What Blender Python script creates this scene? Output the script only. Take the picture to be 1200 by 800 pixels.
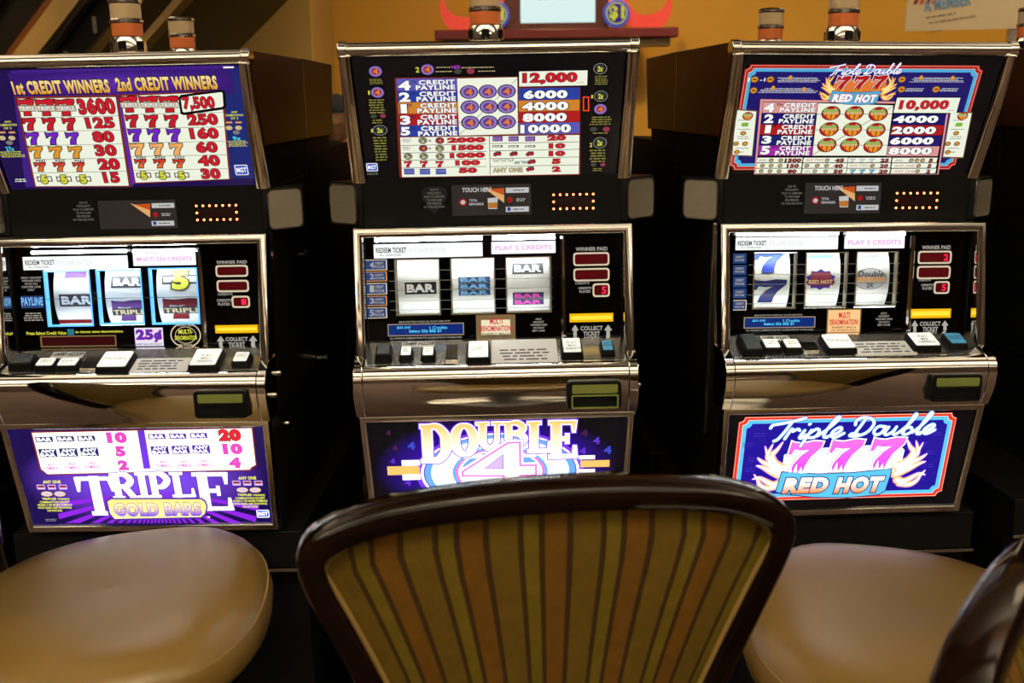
import bpy, bmesh, math, random
from mathutils import Vector, Matrix
random.seed(7)
SC = bpy.context.scene
COL = SC.collection
for o in list(bpy.data.objects): bpy.data.objects.remove(o)
EYE = 1.50                                   # eye height of the photographer above the carpet

# ------------------------------------------------------------------ camera
cd = bpy.data.cameras.new('camera'); cam = bpy.data.objects.new('camera', cd); COL.objects.link(cam)
cd.sensor_width = 36.0; cd.lens = 37.03; cd.clip_start = 0.02; cd.clip_end = 100
_p, _r = math.radians(12.9117), math.radians(0.7926)
fw = Vector((0, math.cos(_p), -math.sin(_p))); up0 = Vector((0, math.sin(_p), math.cos(_p))); rt0 = Vector((1, 0, 0))
rt = rt0 * math.cos(_r) - up0 * math.sin(_r); up = rt0 * math.sin(_r) + up0 * math.cos(_r)
mw = Matrix.Identity(4)
for i in range(3): mw[i][0], mw[i][1], mw[i][2] = rt[i], up[i], -fw[i]
mw[2][3] = EYE
cam.matrix_world = mw
cd.dof.use_dof = True; cd.dof.focus_distance = 2.02; cd.dof.aperture_fstop = 5.6
SC.camera = cam

# ------------------------------------------------------------------ world, lights, exposure
SC.view_settings.view_transform = 'Standard'
try: SC.view_settings.look = 'None'
except Exception: pass
SC.view_settings.exposure = 0.0; SC.view_settings.gamma = 1.0; SC.view_settings.use_curve_mapping = False
w = bpy.data.worlds.new('world'); SC.world = w; w.use_nodes = True
w.node_tree.nodes['Background'].inputs[0].default_value = (1.0, 0.72, 0.42, 1)
w.node_tree.nodes['Background'].inputs[1].default_value = 0.02
try:
    SC.cycles.use_denoising = True
    SC.cycles.max_bounces = 6; SC.cycles.diffuse_bounces = 3; SC.cycles.glossy_bounces = 4; SC.cycles.transparent_max_bounces = 12
    SC.cycles.caustics_reflective = False; SC.cycles.caustics_refractive = False
    SC.cycles.sample_clamp_indirect = 4.0
except Exception: pass
WARM = (1.0, 0.70, 0.36)
LAMP_STRENGTH = 4.0                          # added ceiling luminaires
FILL_UP_W = 205.0  # power of each added upward fill light
SPOT_W = 6.0                                # narrow downlights over the row

def lamp(name, typ, loc, energy, color=WARM, rot=(0, 0, 0), **kw):
    l = bpy.data.lights.new(name, typ); l.energy = energy; l.color = color
    for k, v in kw.items(): setattr(l, k, v)
    o = bpy.data.objects.new(name, l); COL.objects.link(o); o.location = loc; o.rotation_euler = rot
    return o
# wall washers along the back wall
for x, e in ((-3.0, 230), (-1.5, 220), (0.2, 110), (1.7, 75), (3.4, 110)):
    lamp('wall_washer', 'SPOT', (x, 4.9, 3.5), e, (1.0, 0.66, 0.26), (math.radians(28), 0, 0), spot_size=math.radians(105), spot_blend=0.9, shadow_soft_size=0.12)
for x, y in ((-0.9, 0.9), (0.75, 0.7), (0.0, -0.5)):
    lamp('downlight_beam', 'SPOT', (x, y, 3.52), SPOT_W, (1.0, 0.74, 0.42), (0, 0, 0), spot_size=math.radians(80), spot_blend=0.8, shadow_soft_size=0.05)
# added fill lights without fixtures, brightening the ceiling that the chrome reflects
for x, y in ((-3.2, -12.0), (0.2, -12.0), (3.6, -12.0), (-3.2, -8.0), (0.2, -8.0), (3.6, -8.0), (-3.2, -4.2), (0.2, -4.2), (3.6, -4.2), (-3.2, -0.6), (0.2, -0.4), (3.6, -0.6), (-3.2, 2.8), (3.6, 2.8)):
    lamp('cove_uplight', 'AREA', (x, y, 3.0), FILL_UP_W, (1.0, 0.91, 0.74), (math.pi, 0, 0), shape='RECTANGLE', size=2.6, size_y=0.5)
# ------------------------------------------------------------------ materials
def s2l(c):
    return tuple((x / 12.92 if x <= 0.04045 else ((x + 0.055) / 1.055) ** 2.4) for x in (v / 255.0 for v in c))
MATS = {}
def mat(name, rgb, rough=0.5, metal=0.0, emit=None, es=0.0, spec=0.5, noise=0.0, nscale=30.0, bump=0.0, bscale=200.0, coat=0.0, sampling=None):
    if name in MATS: return MATS[name]
    m = bpy.data.materials.new(name); m.use_nodes = True; nt = m.node_tree; b = nt.nodes['Principled BSDF']
    b.inputs['Base Color'].default_value = (*rgb, 1); b.inputs['Roughness'].default_value = rough; b.inputs['Metallic'].default_value = metal
    b.inputs['Specular IOR Level'].default_value = spec
    if coat: b.inputs['Coat Weight'].default_value = coat; b.inputs['Coat Roughness'].default_value = 0.06
    if emit: b.inputs['Emission Color'].default_value = (*emit, 1); b.inputs['Emission Strength'].default_value = es
    tc = nt.nodes.new('ShaderNodeTexCoord')
    if noise:
        n = nt.nodes.new('ShaderNodeTexNoise'); n.inputs['Scale'].default_value = nscale; n.inputs['Detail'].default_value = 4
        nt.links.new(tc.outputs['Object'], n.inputs['Vector'])
        mx = nt.nodes.new('ShaderNodeMix'); mx.data_type = 'RGBA'
        mx.inputs[6].default_value = (*[c * (1 - noise) for c in rgb], 1); mx.inputs[7].default_value = (*[min(1, c * (1 + noise)) for c in rgb], 1)
        nt.links.new(n.outputs['Fac'], mx.inputs[0]); nt.links.new(mx.outputs[2], b.inputs['Base Color'])
    if bump:
        n2 = nt.nodes.new('ShaderNodeTexNoise'); n2.inputs['Scale'].default_value = bscale; n2.inputs['Detail'].default_value = 3
        nt.links.new(tc.outputs['Object'], n2.inputs['Vector'])
        bp = nt.nodes.new('ShaderNodeBump'); bp.inputs['Strength'].default_value = bump; bp.inputs['Distance'].default_value = 0.002
        nt.links.new(n2.outputs['Fac'], bp.inputs['Height']); nt.links.new(bp.outputs['Normal'], b.inputs['Normal'])
    if sampling: m.cycles.emission_sampling = sampling
    MATS[name] = m
    return m
CHROME = mat('chrome', (0.95, 0.94, 0.90), 0.07, 1.0, noise=0.04, nscale=9)
CHROME2 = mat('brushed_chrome', (0.88, 0.86, 0.81), 0.16, 1.0, noise=0.05, nscale=40)
BLACK = mat('black_laminate', (0.004, 0.004, 0.0045), 0.6, spec=0.06, noise=0.3, nscale=12)
SATIN = mat('satin_black_plastic', (0.005, 0.005, 0.0055), 0.4, spec=0.05, noise=0.2, nscale=60)
PLATE = mat('black_glass_plate', (0.002, 0.002, 0.003), 0.08, spec=0.15, noise=0.2, nscale=8)
WALNUT = mat('brown_gloss_laminate', (0.034, 0.010, 0.004), 0.3, spec=0.03, noise=0.35, nscale=5)
REELW = mat('reel_white', (0.80, 0.80, 0.74), 0.5, noise=0.03, nscale=20)
TUBE = mat('lamp_tube', (0.9, 0.9, 0.9), 0.4, emit=(0.92, 0.97, 1.0), es=60.0)
REELLAMP = mat('reel_lamp', (0.9, 0.9, 0.9), 0.4, emit=(0.90, 0.97, 1.0), es=32.0)
REELFILL = mat('reel_lamp_low', (0.9, 0.9, 0.9), 0.4, emit=(0.90, 0.97, 1.0), es=11.0)  # added fill tube that brightens the lower part of the reels
DECKM = mat('deck_metal', (0.86, 0.86, 0.85), 0.2, 1.0, noise=0.05, nscale=30)
KEYW = mat('button_cap_white', (0.75, 0.76, 0.72), 0.3, emit=(0.95, 1.0, 0.95), es=0.6, noise=0.04)
KEYB = mat('button_cap_blue', (0.05, 0.25, 0.45), 0.3, emit=(0.05, 0.3, 0.6), es=0.15, noise=0.04)
KEYD = mat('button_cap_dark', (0.03, 0.04, 0.045), 0.25, noise=0.1)
CARD = mat('white_card', (0.75, 0.76, 0.74), 0.35, noise=0.03)
BEZG = mat('acceptor_bezel', (0.09, 0.10, 0.03), 0.25, emit=(0.42, 0.46, 0.05), es=0.07, noise=0.1)
AMBER = mat('amber_lens', (0.42, 0.10, 0.03), 0.12, emit=(0.9, 0.22, 0.05), es=0.13, noise=0.08)
MILK = mat('milky_lens', (0.46, 0.33, 0.18), 0.12, emit=(0.8, 0.55, 0.28), es=0.09, noise=0.06)
VINYL = mat('tan_vinyl', (0.130, 0.077, 0.018), 0.33, spec=0.3, noise=0.06, nscale=14, bump=0.12, bscale=420)
PIPING = mat('tan_piping', (0.16, 0.10, 0.03), 0.5, spec=0.1, noise=0.05)
WOOD = mat('dark_lacquered_wood', (0.0045, 0.002, 0.001), 0.08, spec=0.17, noise=0.4, nscale=6)
STEEL = mat('steel', (0.45, 0.43, 0.40), 0.25, 1.0, noise=0.05)

def art_mat(name, strength, print_only=False, rough=0.14):
    if name in MATS: return MATS[name]
    m = bpy.data.materials.new(name); m.use_nodes = True; nt = m.node_tree; b = nt.nodes['Principled BSDF']
    a = nt.nodes.new('ShaderNodeAttribute'); a.attribute_name = 'ink'
    b.inputs['Roughness'].default_value = rough
    if print_only: nt.links.new(a.outputs['Color'], b.inputs['Base Color']); b.inputs['Roughness'].default_value = 0.45
    else:
        b.inputs['Base Color'].default_value = (0.003, 0.003, 0.004, 1)
        nt.links.new(a.outputs['Color'], b.inputs['Emission Color']); b.inputs['Emission Strength'].default_value = strength
    MATS[name] = m
    return m

# ------------------------------------------------------------------ mesh builder
class MB:
    def __init__(s): s.v = []; s.f = []; s.uv = None
    def add(s, vs, fs):
        o = len(s.v); s.v += [tuple(p) for p in vs]; s.f += [tuple(i + o for i in f) for f in fs]; return s
    def box(s, x0, y0, z0, x1, y1, z1):
        return s.add([(x0,y0,z0),(x1,y0,z0),(x1,y1,z0),(x0,y1,z0),(x0,y0,z1),(x1,y0,z1),(x1,y1,z1),(x0,y1,z1)],
                     [(0,3,2,1),(4,5,6,7),(0,1,5,4),(1,2,6,5),(2,3,7,6),(3,0,4,7)])
    def prism_x(s, poly, x0, x1):                # poly: (y, z) ccw or cw, extruded along x
        n = len(poly)
        vs = [(x0, y, z) for y, z in poly] + [(x1, y, z) for y, z in poly]
        fs = [tuple(range(n)), tuple(range(2 * n - 1, n - 1, -1))] + [(i, i + n, (i + 1) % n + n, (i + 1) % n) for i in range(n)]
        return s.add(vs, fs)
    def prism(s, pts, fn, d0, d1):               # pts 2-D, fn(u, v, d) -> 3-D
        n = len(pts)
        vs = [fn(u, v, d0) for u, v in pts] + [fn(u, v, d1) for u, v in pts]
        fs = [tuple(range(n)), tuple(range(2 * n - 1, n - 1, -1))] + [(i, i + n, (i + 1) % n + n, (i + 1) % n) for i in range(n)]
        return s.add(vs, fs)
    def taper(s, pts, pts2, fn, d0, d1):
        n = len(pts)
        vs = [fn(u, v, d0) for u, v in pts] + [fn(u, v, d1) for u, v in pts2]
        fs = [tuple(range(n)), tuple(range(2 * n - 1, n - 1, -1))] + [(i, i + n, (i + 1) % n + n, (i + 1) % n) for i in range(n)]
        return s.add(vs, fs)
    def lathe(s, prof, n=24, c=(0, 0, 0), axis='z'):
        vs = []; fs = []
        for r, h in prof:
            for k in range(n):
                a = 2 * math.pi * k / n; p = (r * math.cos(a), r * math.sin(a), h)
                if axis == 'x': p = (h, r * math.cos(a), r * math.sin(a))
                if axis == 'y': p = (r * math.cos(a), h, r * math.sin(a))
                vs.append((p[0] + c[0], p[1] + c[1], p[2] + c[2]))
        for i in range(len(prof) - 1):
            for k in range(n): fs.append((i*n+k, i*n+(k+1)%n, (i+1)*n+(k+1)%n, (i+1)*n+k))
        fs.append(tuple(range(n-1, -1, -1))); fs.append(tuple(range((len(prof)-1)*n, len(prof)*n)))
        return s.add(vs, fs)
    def tube(s, pts, r, n=8, closed=False):
        pts = [Vector(p) for p in pts]; N = len(pts); vs = []; fs = []
        for i, p in enumerate(pts):
            a = pts[(i - 1) % N] if closed or i else pts[i]; b = pts[(i + 1) % N] if closed or i < N - 1 else pts[i]
            t = (b - a).normalized(); q = Vector((0, 0, 1)) if abs(t.z) < 0.9 else Vector((0, 1, 0))
            e1 = t.cross(q).normalized(); e2 = t.cross(e1)
            rr = r[i] if isinstance(r, (list, tuple)) else r
            for k in range(n):
                an = 2 * math.pi * k / n; vs.append(p + (e1 * math.cos(an) + e2 * math.sin(an)) * rr)
        for i in range(N if closed else N - 1):
            for k in range(n): fs.append((i*n+k, i*n+(k+1)%n, ((i+1)%N)*n+(k+1)%n, ((i+1)%N)*n+k))
        if not closed: fs.append(tuple(range(n-1, -1, -1))); fs.append(tuple(range((N-1)*n, N*n)))
        return s.add(vs, fs)
    def sweep(s, path, prof, fn, closed=False):   # path (u,v); prof (n outward-left, d depth); fn(u,v,d)
        N = len(path); M = len(prof); vs = []; fs = []
        P = [Vector(p) for p in path]
        for i in range(N):
            t1 = (P[i] - P[i-1]).normalized() if (closed or i) else None
            t2 = (P[(i+1) % N] - P[i]).normalized() if (closed or i < N-1) else None
            t1 = t1 or t2; t2 = t2 or t1
            n1 = Vector((-t1.y, t1.x)); n2 = Vector((-t2.y, t2.x)); m = (n1 + n2); m = m / max(0.3, (1 + n1.dot(n2)))
            for a, d in prof:
                q = P[i] + m * a; vs.append(fn(q.x, q.y, d))
        for i in range(N if closed else N - 1):
            for k in range(M): fs.append((i*M+k, i*M+(k+1)%M, ((i+1)%N)*M+(k+1)%M, ((i+1)%N)*M+k))
        if not closed: fs.append(tuple(range(M))); fs.append(tuple(range(N*M-1, (N-1)*M-1, -1)))
        return s.add(vs, fs)
    def build(s, name, m, parent=None, smooth=35, bevel=0.0, label=None, seg=2):
        me = bpy.data.meshes.new(name); me.from_pydata(s.v, [], s.f); me.validate(); 
        bm = bmesh.new(); bm.from_mesh(me); bmesh.ops.recalc_face_normals(bm, faces=bm.faces); bm.to_mesh(me); bm.free()
        me.materials.append(m)
        o = bpy.data.objects.new(name, me); COL.objects.link(o)
        if parent: o.parent = parent
        if smooth:
            me.polygons.foreach_set('use_smooth', [True] * len(me.polygons))
            try: me.set_sharp_from_angle(angle=math.radians(smooth))
            except Exception: pass
        if bevel:
            b = o.modifiers.new('bevel', 'BEVEL'); b.width = bevel; b.segments = seg; b.limit_method = 'ANGLE'; b.angle_limit = math.radians(40)
            b.harden_normals = False
        if label: o['label'] = label
        return o
def empty(name, loc=(0, 0, 0), rot=(0, 0, 0), label=None, cat=None, group=None):
    o = bpy.data.objects.new(name, None); COL.objects.link(o); o.location = loc; o.rotation_euler = rot; o.empty_display_size = 0.05
    return tag(o, label, cat, group)
def tag(o, label=None, cat=None, group=None, kind=None):
    if label: o['label'] = label
    if cat: o['category'] = cat
    if group: o['group'] = group
    if kind: o['kind'] = kind
    return o
def rrect(x0, y0, x1, y1, r, n=4):
    r = min(r, abs(x1 - x0) / 2.01, abs(y1 - y0) / 2.01)
    if r <= 0: return [(x0, y0), (x1, y0), (x1, y1), (x0, y1)]
    out = []
    for cx, cy, a0 in ((x1 - r, y0 + r, -90), (x1 - r, y1 - r, 0), (x0 + r, y1 - r, 90), (x0 + r, y0 + r, 180)):
        for k in range(n + 1):
            a = math.radians(a0 + 90 * k / n); out.append((cx + r * math.cos(a), cy + r * math.sin(a)))
    return out
def smoothpts(pts, k=6):
    out = []; n = len(pts)
    for i in range(n - 1):
        p0, p1, p2, p3 = pts[max(0, i-1)], pts[i], pts[i+1], pts[min(n-1, i+2)]
        for j in range(k):
            t = j / k
            out.append(tuple(0.5 * (2*b + (c-a)*t + (2*a-5*b+4*c-d)*t*t + (3*b-a-3*c+d)*t**3) for a, b, c, d in zip(p0, p1, p2, p3)))
    out.append(tuple(pts[-1])); return out

# ------------------------------------------------------------------ printed artwork
PAL = {k: s2l(v) for k, v in dict(
 k=(6,5,8), w=(250,250,248), cr=(238,242,222), cr2=(235,205,170), cr3=(252,252,238), cr4=(230,215,180), gy=(120,120,115), gy2=(60,60,65), gy3=(200,205,210), gy4=(205,205,210),
 rd=(196,28,42), rd2=(176,26,28), rd3=(120,20,25), rd4=(200,45,35), ru=(120,40,25), dp=(62,28,128), pu=(92,42,172), pu2=(100,55,130), pu3=(66,36,140), bl=(38,62,160), bl2=(24,38,110), bl3=(38,62,110), lb=(50,80,190),
 vi=(112,36,190), vi2=(105,48,205), vi3=(120,30,190), vd=(30,8,92), vd2=(40,8,150), vb=(27,13,128), vb2=(48,34,150), go=(222,150,40), gl=(250,225,150), gl2=(232,200,110), pe=(240,170,100), pe2=(200,90,80), pe3=(250,190,130),
 ye=(215,215,70), cy=(70,205,225), cy2=(90,215,255), cy3=(120,180,230), tn=(200,180,130), tn2=(205,185,155), tn3=(150,130,100), nv=(34,30,88), nv2=(30,22,104), nv3=(24,34,104), la=(150,120,190), la2=(255,250,255), la3=(225,215,235), pw=(88,88,180),
 or2=(205,130,42), or3=(255,80,30), dg=(60,66,60), gn=(140,150,120), gn2=(150,175,95), gn3=(120,180,60), pk=(222,150,148), pk2=(140,50,70), pk3=(226,160,218), pk4=(235,100,190), mg=(190,60,220), mg2=(165,42,165), mg3=(205,60,165), te=(40,110,130),
 sk=(80,170,215), sk2=(95,150,225), cw=(225,245,252), br=(110,80,40), br2=(120,95,60), lp=(190,160,215), lw=(215,215,215), lw2=(165,160,150), fl=(220,90,30), fl2=(250,190,120), sc=(52,46,42), nt=(30,30,28), nt2=(125,122,112), ld=(34,10,6),
 mr=(78,5,9), mr2=(50,5,9), hr=(255,40,80), yl=(235,175,10), yl2=(255,220,60), lk=(250,252,250), tw=(250,244,250), g4=(24,5,90), g5=(12,4,44), dp2=(52,22,112), yd=(138,132,62), pu4=(92,62,138), vc=(118,66,222), ve=(20,7,64), vf=(64,16,196), g1=(60,20,60), g2=(50,60,170), g3=(80,40,170), lc=(14,40,110)).items()}
PAL['or'] = s2l((225,120,50)); PAL['oh'] = s2l((245,170,90)); PAL['ho'] = s2l((245,170,90)); PAL['ow2'] = s2l((255,240,225))
LAY = 0.00012
TXT = {}
def text_geo(s, off):
    key = (s, round(off, 3))
    if key not in TXT:
        c = bpy.data.curves.new('t', 'FONT'); c.body = s; c.size = 1; c.resolution_u = 3; c.offset = off; c.space_character = 1.0 + 1.1 * max(0, min(off, .06)); c.fill_mode = 'FRONT'
        o = bpy.data.objects.new('t', c); COL.objects.link(o)
        me = o.to_mesh()
        vs = [(v.co.x, v.co.y) for v in me.vertices]; fs = [tuple(p.vertices) for p in me.polygons]
        o.to_mesh_clear(); bpy.data.objects.remove(o); bpy.data.curves.remove(c)
        TXT[key] = (vs, fs)
    return TXT[key]
def text_geo_sp(s, off, sp):
    key = (s, round(off, 3), round(sp, 3))
    if key not in TXT:
        c = bpy.data.curves.new('t', 'FONT'); c.body = s; c.size = 1; c.resolution_u = 3; c.offset = off; c.space_character = sp; c.fill_mode = 'FRONT'
        o = bpy.data.objects.new('t', c); COL.objects.link(o)
        me = o.to_mesh()
        vs = [(v.co.x, v.co.y) for v in me.vertices]; fs = [tuple(p.vertices) for p in me.polygons]
        o.to_mesh_clear(); bpy.data.objects.remove(o); bpy.data.curves.remove(c)
        TXT[key] = (vs, fs)
    return TXT[key]
def offset_poly(pts, d):
    n = len(pts); area = sum(pts[i][0]*pts[(i+1)%n][1]-pts[(i+1)%n][0]*pts[i][1] for i in range(n)); sg = 1 if area > 0 else -1
    out = []
    for i in range(n):
        a, b, c = Vector(pts[i-1]), Vector(pts[i]), Vector(pts[(i+1)%n])
        t1 = (b-a).normalized(); t2 = (c-b).normalized(); n1 = Vector((t1.y,-t1.x))*sg; n2 = Vector((t2.y,-t2.x))*sg
        m = n1+n2; m = m/max(0.5, 1+n1.dot(n2)); q = b+m*d; out.append((q.x, q.y))
    return out
SEVEN = [(0,1),(.1,.96),(.35,.93),(.7,1),(1,.97),(.98,.78),(.74,.5),(.64,.22),(.62,0),(.2,0),(.25,.28),(.42,.55),(.62,.72),(.38,.7),(.17,.74),(.1,.58),(0,.58)]
# stroke letters: list of (points, half-width list or number), box 0..w by 0..1
def glyph(ch, w):
    S, T, F = .105, .045, .04
    L = []
    def stem(x, y0=0, y1=1): L.append(([(x*w, y0), (x*w, y1)], S))
    def serif(x0, x1, y): L.append(([(x0*w, y), (x1*w, y)], F))
    if ch == 'D':
        stem(.22); serif(0, .5, .04); serif(0, .5, .96)
        L.append((smoothpts([(.3*w,.955),(.6*w,.93),(.84*w,.72),(.87*w,.5),(.84*w,.28),(.6*w,.07),(.3*w,.045)]), [T+(S-T)*math.sin(math.pi*i/36) for i in range(37)]))
    elif ch == 'O':
        pts = [(w*(.5+.37*math.cos(a)), .5+.44*math.sin(a)) for a in [2*math.pi*i/32 for i in range(33)]]
        L.append((pts, [T+.01+(S-T)*abs(math.cos(2*math.pi*i/32)) for i in range(33)]))
    elif ch == 'U':
        serif(0, .48, .96); serif(.62, 1, .96)
        L.append((smoothpts([(.24*w,1),(.24*w,.5),(.27*w,.22),(.5*w,.06),(.74*w,.2),(.8*w,.5),(.8*w,1)]), [S-(S-T)*i/36 for i in range(37)]))
    elif ch in 'BPR':
        stem(.22); serif(0, .45, .04); serif(0, .5, .96)
        def bowl(y0, y1, xr): L.append((smoothpts([(.3*w,y1),(.6*w,y1),(xr*w,(y0+y1)/2),(.6*w,y0),(.3*w,y0)]), [T+(S-T)*math.sin(math.pi*i/24) for i in range(25)]))
        if ch == 'B': bowl(.52, .955, .82); bowl(.045, .52, .86)
        if ch == 'P': bowl(.44, .955, .84)
        if ch == 'R': bowl(.5, .955, .8); L.append(([(.5*w,.5),(.82*w,.05)], S*.9)); serif(.68, 1, .04)
    elif ch == 'L':
        stem(.26); serif(0, .55, .96); serif(0, .95, .05); L.append(([(.93*w,.02),(.93*w,.34)], [.06,.02]))
    elif ch == 'E':
        stem(.26); serif(0, .92, .955); serif(0, .96, .045); L.append(([(.9*w,.99),(.9*w,.7)], [.06,.02])); L.append(([(.94*w,.01),(.94*w,.32)], [.06,.02])); serif(.3, .66, .52); L.append(([(.66*w,.4),(.66*w,.64)], .03))
    elif ch == 'T':
        stem(.5); serif(.28, .72, .04); serif(.02, .98, .945); L.append(([(.06*w,.97),(.03*w,.62)], [.07,.02])); L.append(([(.94*w,.97),(.97*w,.62)], [.07,.02]))
    elif ch == 'I':
        stem(.5); serif(.1, .9, .04); serif(.1, .9, .96)
    return L
SCRIPT_A = [[(285,140),(300,120),(350,112),(430,98),(515,78)],[(425,105),(385,165),(345,215),(318,228)],[(390,215),(425,155),(435,150),(438,165),(470,150),(485,160)],
 [(520,160),(490,205),(505,212),(530,190)],[(546,120),(551,116)],[(565,160),(505,265)],[(555,180),(600,152),(620,170),(595,205),(555,210)],[(610,200),(680,150),(745,85),(725,80),(670,160),(655,205),(680,210)],
 [(680,205),(740,185),(770,160),(755,145),(715,170),(705,200),(735,212),(790,185)]]
SCRIPT_B = [[(95,90),(60,150),(30,195)],[(30,130),(35,100),(80,82),(140,95),(155,130),(120,180),(60,205),(5,205),(15,190),(60,195)],[(225,145),(190,145),(165,175),(180,200),(215,190),(235,160),(225,145),(260,155)],
 [(262,150),(240,190),(258,202),(295,180),(315,150)],[(315,150),(298,190),(312,202),(340,185)],[(335,190),(400,130),(440,75),(425,72),(385,150),(365,195),(395,202),(425,180),(415,155),(385,160)],
 [(430,190),(490,140),(545,70),(530,65),(480,150),(462,195),(485,202)],[(480,195),(540,175),(575,150),(560,138),(520,160),(505,190),(535,200),(585,175)]]
FLAMES = [([(420,420),(360,400),(320,330),(350,290),(385,235)],30),([(400,420),(330,370),(290,330),(318,248)],28),([(400,450),(320,400),(260,370),(222,340)],24),([(420,480),(330,440),(270,410),(220,395)],26),
 ([(410,470),(350,450),(300,350),(265,262)],22),([(400,520),(350,530),(290,500),(250,480),(205,490)],24),([(380,545),(310,555),(262,530),(240,490),(212,455)],20)]

class Art:
    def __init__(s, fn): s.fn = fn; s.v = []; s.f = []; s.c = []
    def poly(s, pts, col, lay, faces=None, vb=None):
        o = len(s.v)
        if isinstance(col, str) and '/' in col:
            a, b = (PAL[k] for k in col.split('/')); ys = [p[1] for p in pts]; y0, y1 = vb or (min(ys), max(ys))
            cs = [tuple(b[i] + (a[i]-b[i]) * min(1, max(0, (y-y0)/max(1e-9, y1-y0))) for i in range(3)) for y in ys]
        else:
            c = PAL[col] if isinstance(col, str) else col; cs = [c] * len(pts)
        s.v += [s.fn(p[0], p[1], lay * LAY) for p in pts]; s.c += cs
        for f in (faces or [tuple(range(len(pts)))]): s.f.append(tuple(i + o for i in f))
    def rect(s, col, b, lay, rd=0): s.poly(rrect(b[0], b[1], b[2], b[3], rd), col, lay)
    def ell(s, col, b, lay, n=24):
        cx, cy, rx, ry = (b[0]+b[2])/2, (b[1]+b[3])/2, (b[2]-b[0])/2, (b[3]-b[1])/2
        s.poly([(cx+rx*math.cos(2*math.pi*k/n), cy+ry*math.sin(2*math.pi*k/n)) for k in range(n)], col, lay)
    def text(s, t, b, col, ol=None, bold=2, ow=3, sh=0, lay=6):
        sp = 1.0 + 0.016 * bold + (0.008 * ow if ol else 0)
        vs, fs = text_geo_sp(t, bold * .01, sp)
        if not vs: return
        xs = [p[0] for p in vs]; ys = [p[1] for p in vs]; x0, x1, y0, y1 = min(xs), max(xs), min(ys), max(ys)
        sx = (b[2]-b[0]) / max(1e-6, x1-x0); sy = (b[3]-b[1]) / max(1e-6, y1-y0)
        tr = lambda p: (b[0] + (p[0]-x0)*sx + sh*(p[1]-y0)*sy, b[1] + (p[1]-y0)*sy)
        if ol:
            v2, f2 = text_geo_sp(t, (bold + ow) * .01, sp); s.poly([tr(p) for p in v2], ol, lay - 1, f2)
        s.poly([tr(p) for p in vs], col, lay, fs, (b[1], b[3]))
    def seven(s, col, b, ol, ow, lay):
        pts = [(b[0]+(b[2]-b[0])*x, b[1]+(b[3]-b[1])*y) for x, y in SEVEN]
        if ol: s.poly(offset_poly(pts, ow), ol, lay)
        s.poly(pts, col, lay + 1)
    def micro(s, col, b, n, lay):
        h = (b[3]-b[1]) / n
        for i in range(n):
            x = b[0] + random.random() * (b[2]-b[0]) * .12; y0 = b[1] + h*i + h*.28; e = b[2] - random.random() * (b[2]-b[0]) * .15
            while x < e:
                wd = min(h * random.uniform(.7, 2.6), e - x); s.poly([(x, y0), (x+wd, y0), (x+wd, y0+h*.44), (x, y0+h*.44)], col, lay); x += wd + h*.4
    def notch(s, col, b, r, lay):
        x0, y0, x1, y1 = b; pts = []
        for cx, cy, a0, a1 in ((x0, y0, 90, 0), (x1, y0, 180, 90), (x1, y1, 270, 180), (x0, y1, 360, 270)):
            for k in range(7):
                a = math.radians(a0 + (a1-a0)*k/6); pts.append((cx + r*math.cos(a), cy + r*math.sin(a)))
        s.poly(pts, col, lay)
    def ribbon(s, pts, wd, col, lay, extra=0, cap=True, vb=None):
        n = len(pts); P = [Vector(p) for p in pts]
        W = [(wd[min(i, len(wd)-1) if len(wd) == n else int(i*(len(wd)-1)/(n-1))] if isinstance(wd, (list, tuple)) else wd) + extra for i in range(n)]
        if isinstance(wd, (list, tuple)) and len(wd) == 2 and n != 2: W = [wd[0] + (wd[1]-wd[0])*i/(n-1) + extra for i in range(n)]
        vs = []
        for i in range(n):
            t = (P[min(n-1, i+1)] - P[max(0, i-1)])
            t = t.normalized() if t.length > 1e-9 else Vector((1, 0)); nn = Vector((-t.y, t.x))
            e = t * (-extra if i == 0 else extra if i == n-1 else 0) if not cap else Vector((0, 0))
            a = P[i] + nn*W[i] + e; b = P[i] - nn*W[i] + e; vs += [(a.x, a.y), (b.x, b.y)]
        s.poly(vs, col, lay, [(2*i, 2*i+1, 2*i+3, 2*i+2) for i in range(n-1)], vb)
        if cap:
            for i in (0, n-1):
                s.poly([(P[i].x + W[i]*math.cos(k*.785), P[i].y + W[i]*math.sin(k*.785)) for k in range(8)], col, lay)
    def glyph(s, ch, b, cols, lay, e1, e2):
        h = b[3]-b[1]; wr = (b[2]-b[0]) / h
        for ex, col, l in ((e2, cols[2], lay), (e1, cols[1], lay+1), (0, cols[0], lay+2)):
            for pts, wd in glyph(ch, wr):
                w2 = [x*h for x in wd] if isinstance(wd, (list, tuple)) else wd*h
                s.ribbon([(b[0]+x*h, b[1]+y*h) for x, y in pts], w2, col, l, ex, cap=False, vb=(b[1], b[3]))
    def hotlogo(s, b, lay, seven_col, hot, small=False):
        W, Hh = b[2]-b[0], b[3]-b[1]
        px = lambda x, y: (b[0] + (x-885)/204*W, b[3] - (y-486)/97*Hh)
        ia = lambda p: px(850+p[0]/5.925, 475+p[1]/5.925); ja = lambda p: px(990+p[0]/5.924, 475+p[1]/5.924)
        u = W / 204
        for pts, w0 in FLAMES:
            q = smoothpts(pts, 5); n = len(q); ws = [w0*1.35/5.925*u*(1-i/(n-1))**.75*.9 + .25*u for i in range(n)]
            for mir in (0, 1):
                g = [ia(p) for p in q]
                if mir: g = [(b[0]+b[2]-x - 1*u, y) for x, y in g]
                s.ribbon(g, ws, 'or' if small else 'vi2', lay, .8*u); s.ribbon(g, ws, 'go' if small else 'pe', lay+1)
                s.ribbon(g, [x*.5 for x in ws], 'gl' if small else 'w', lay+2)
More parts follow.
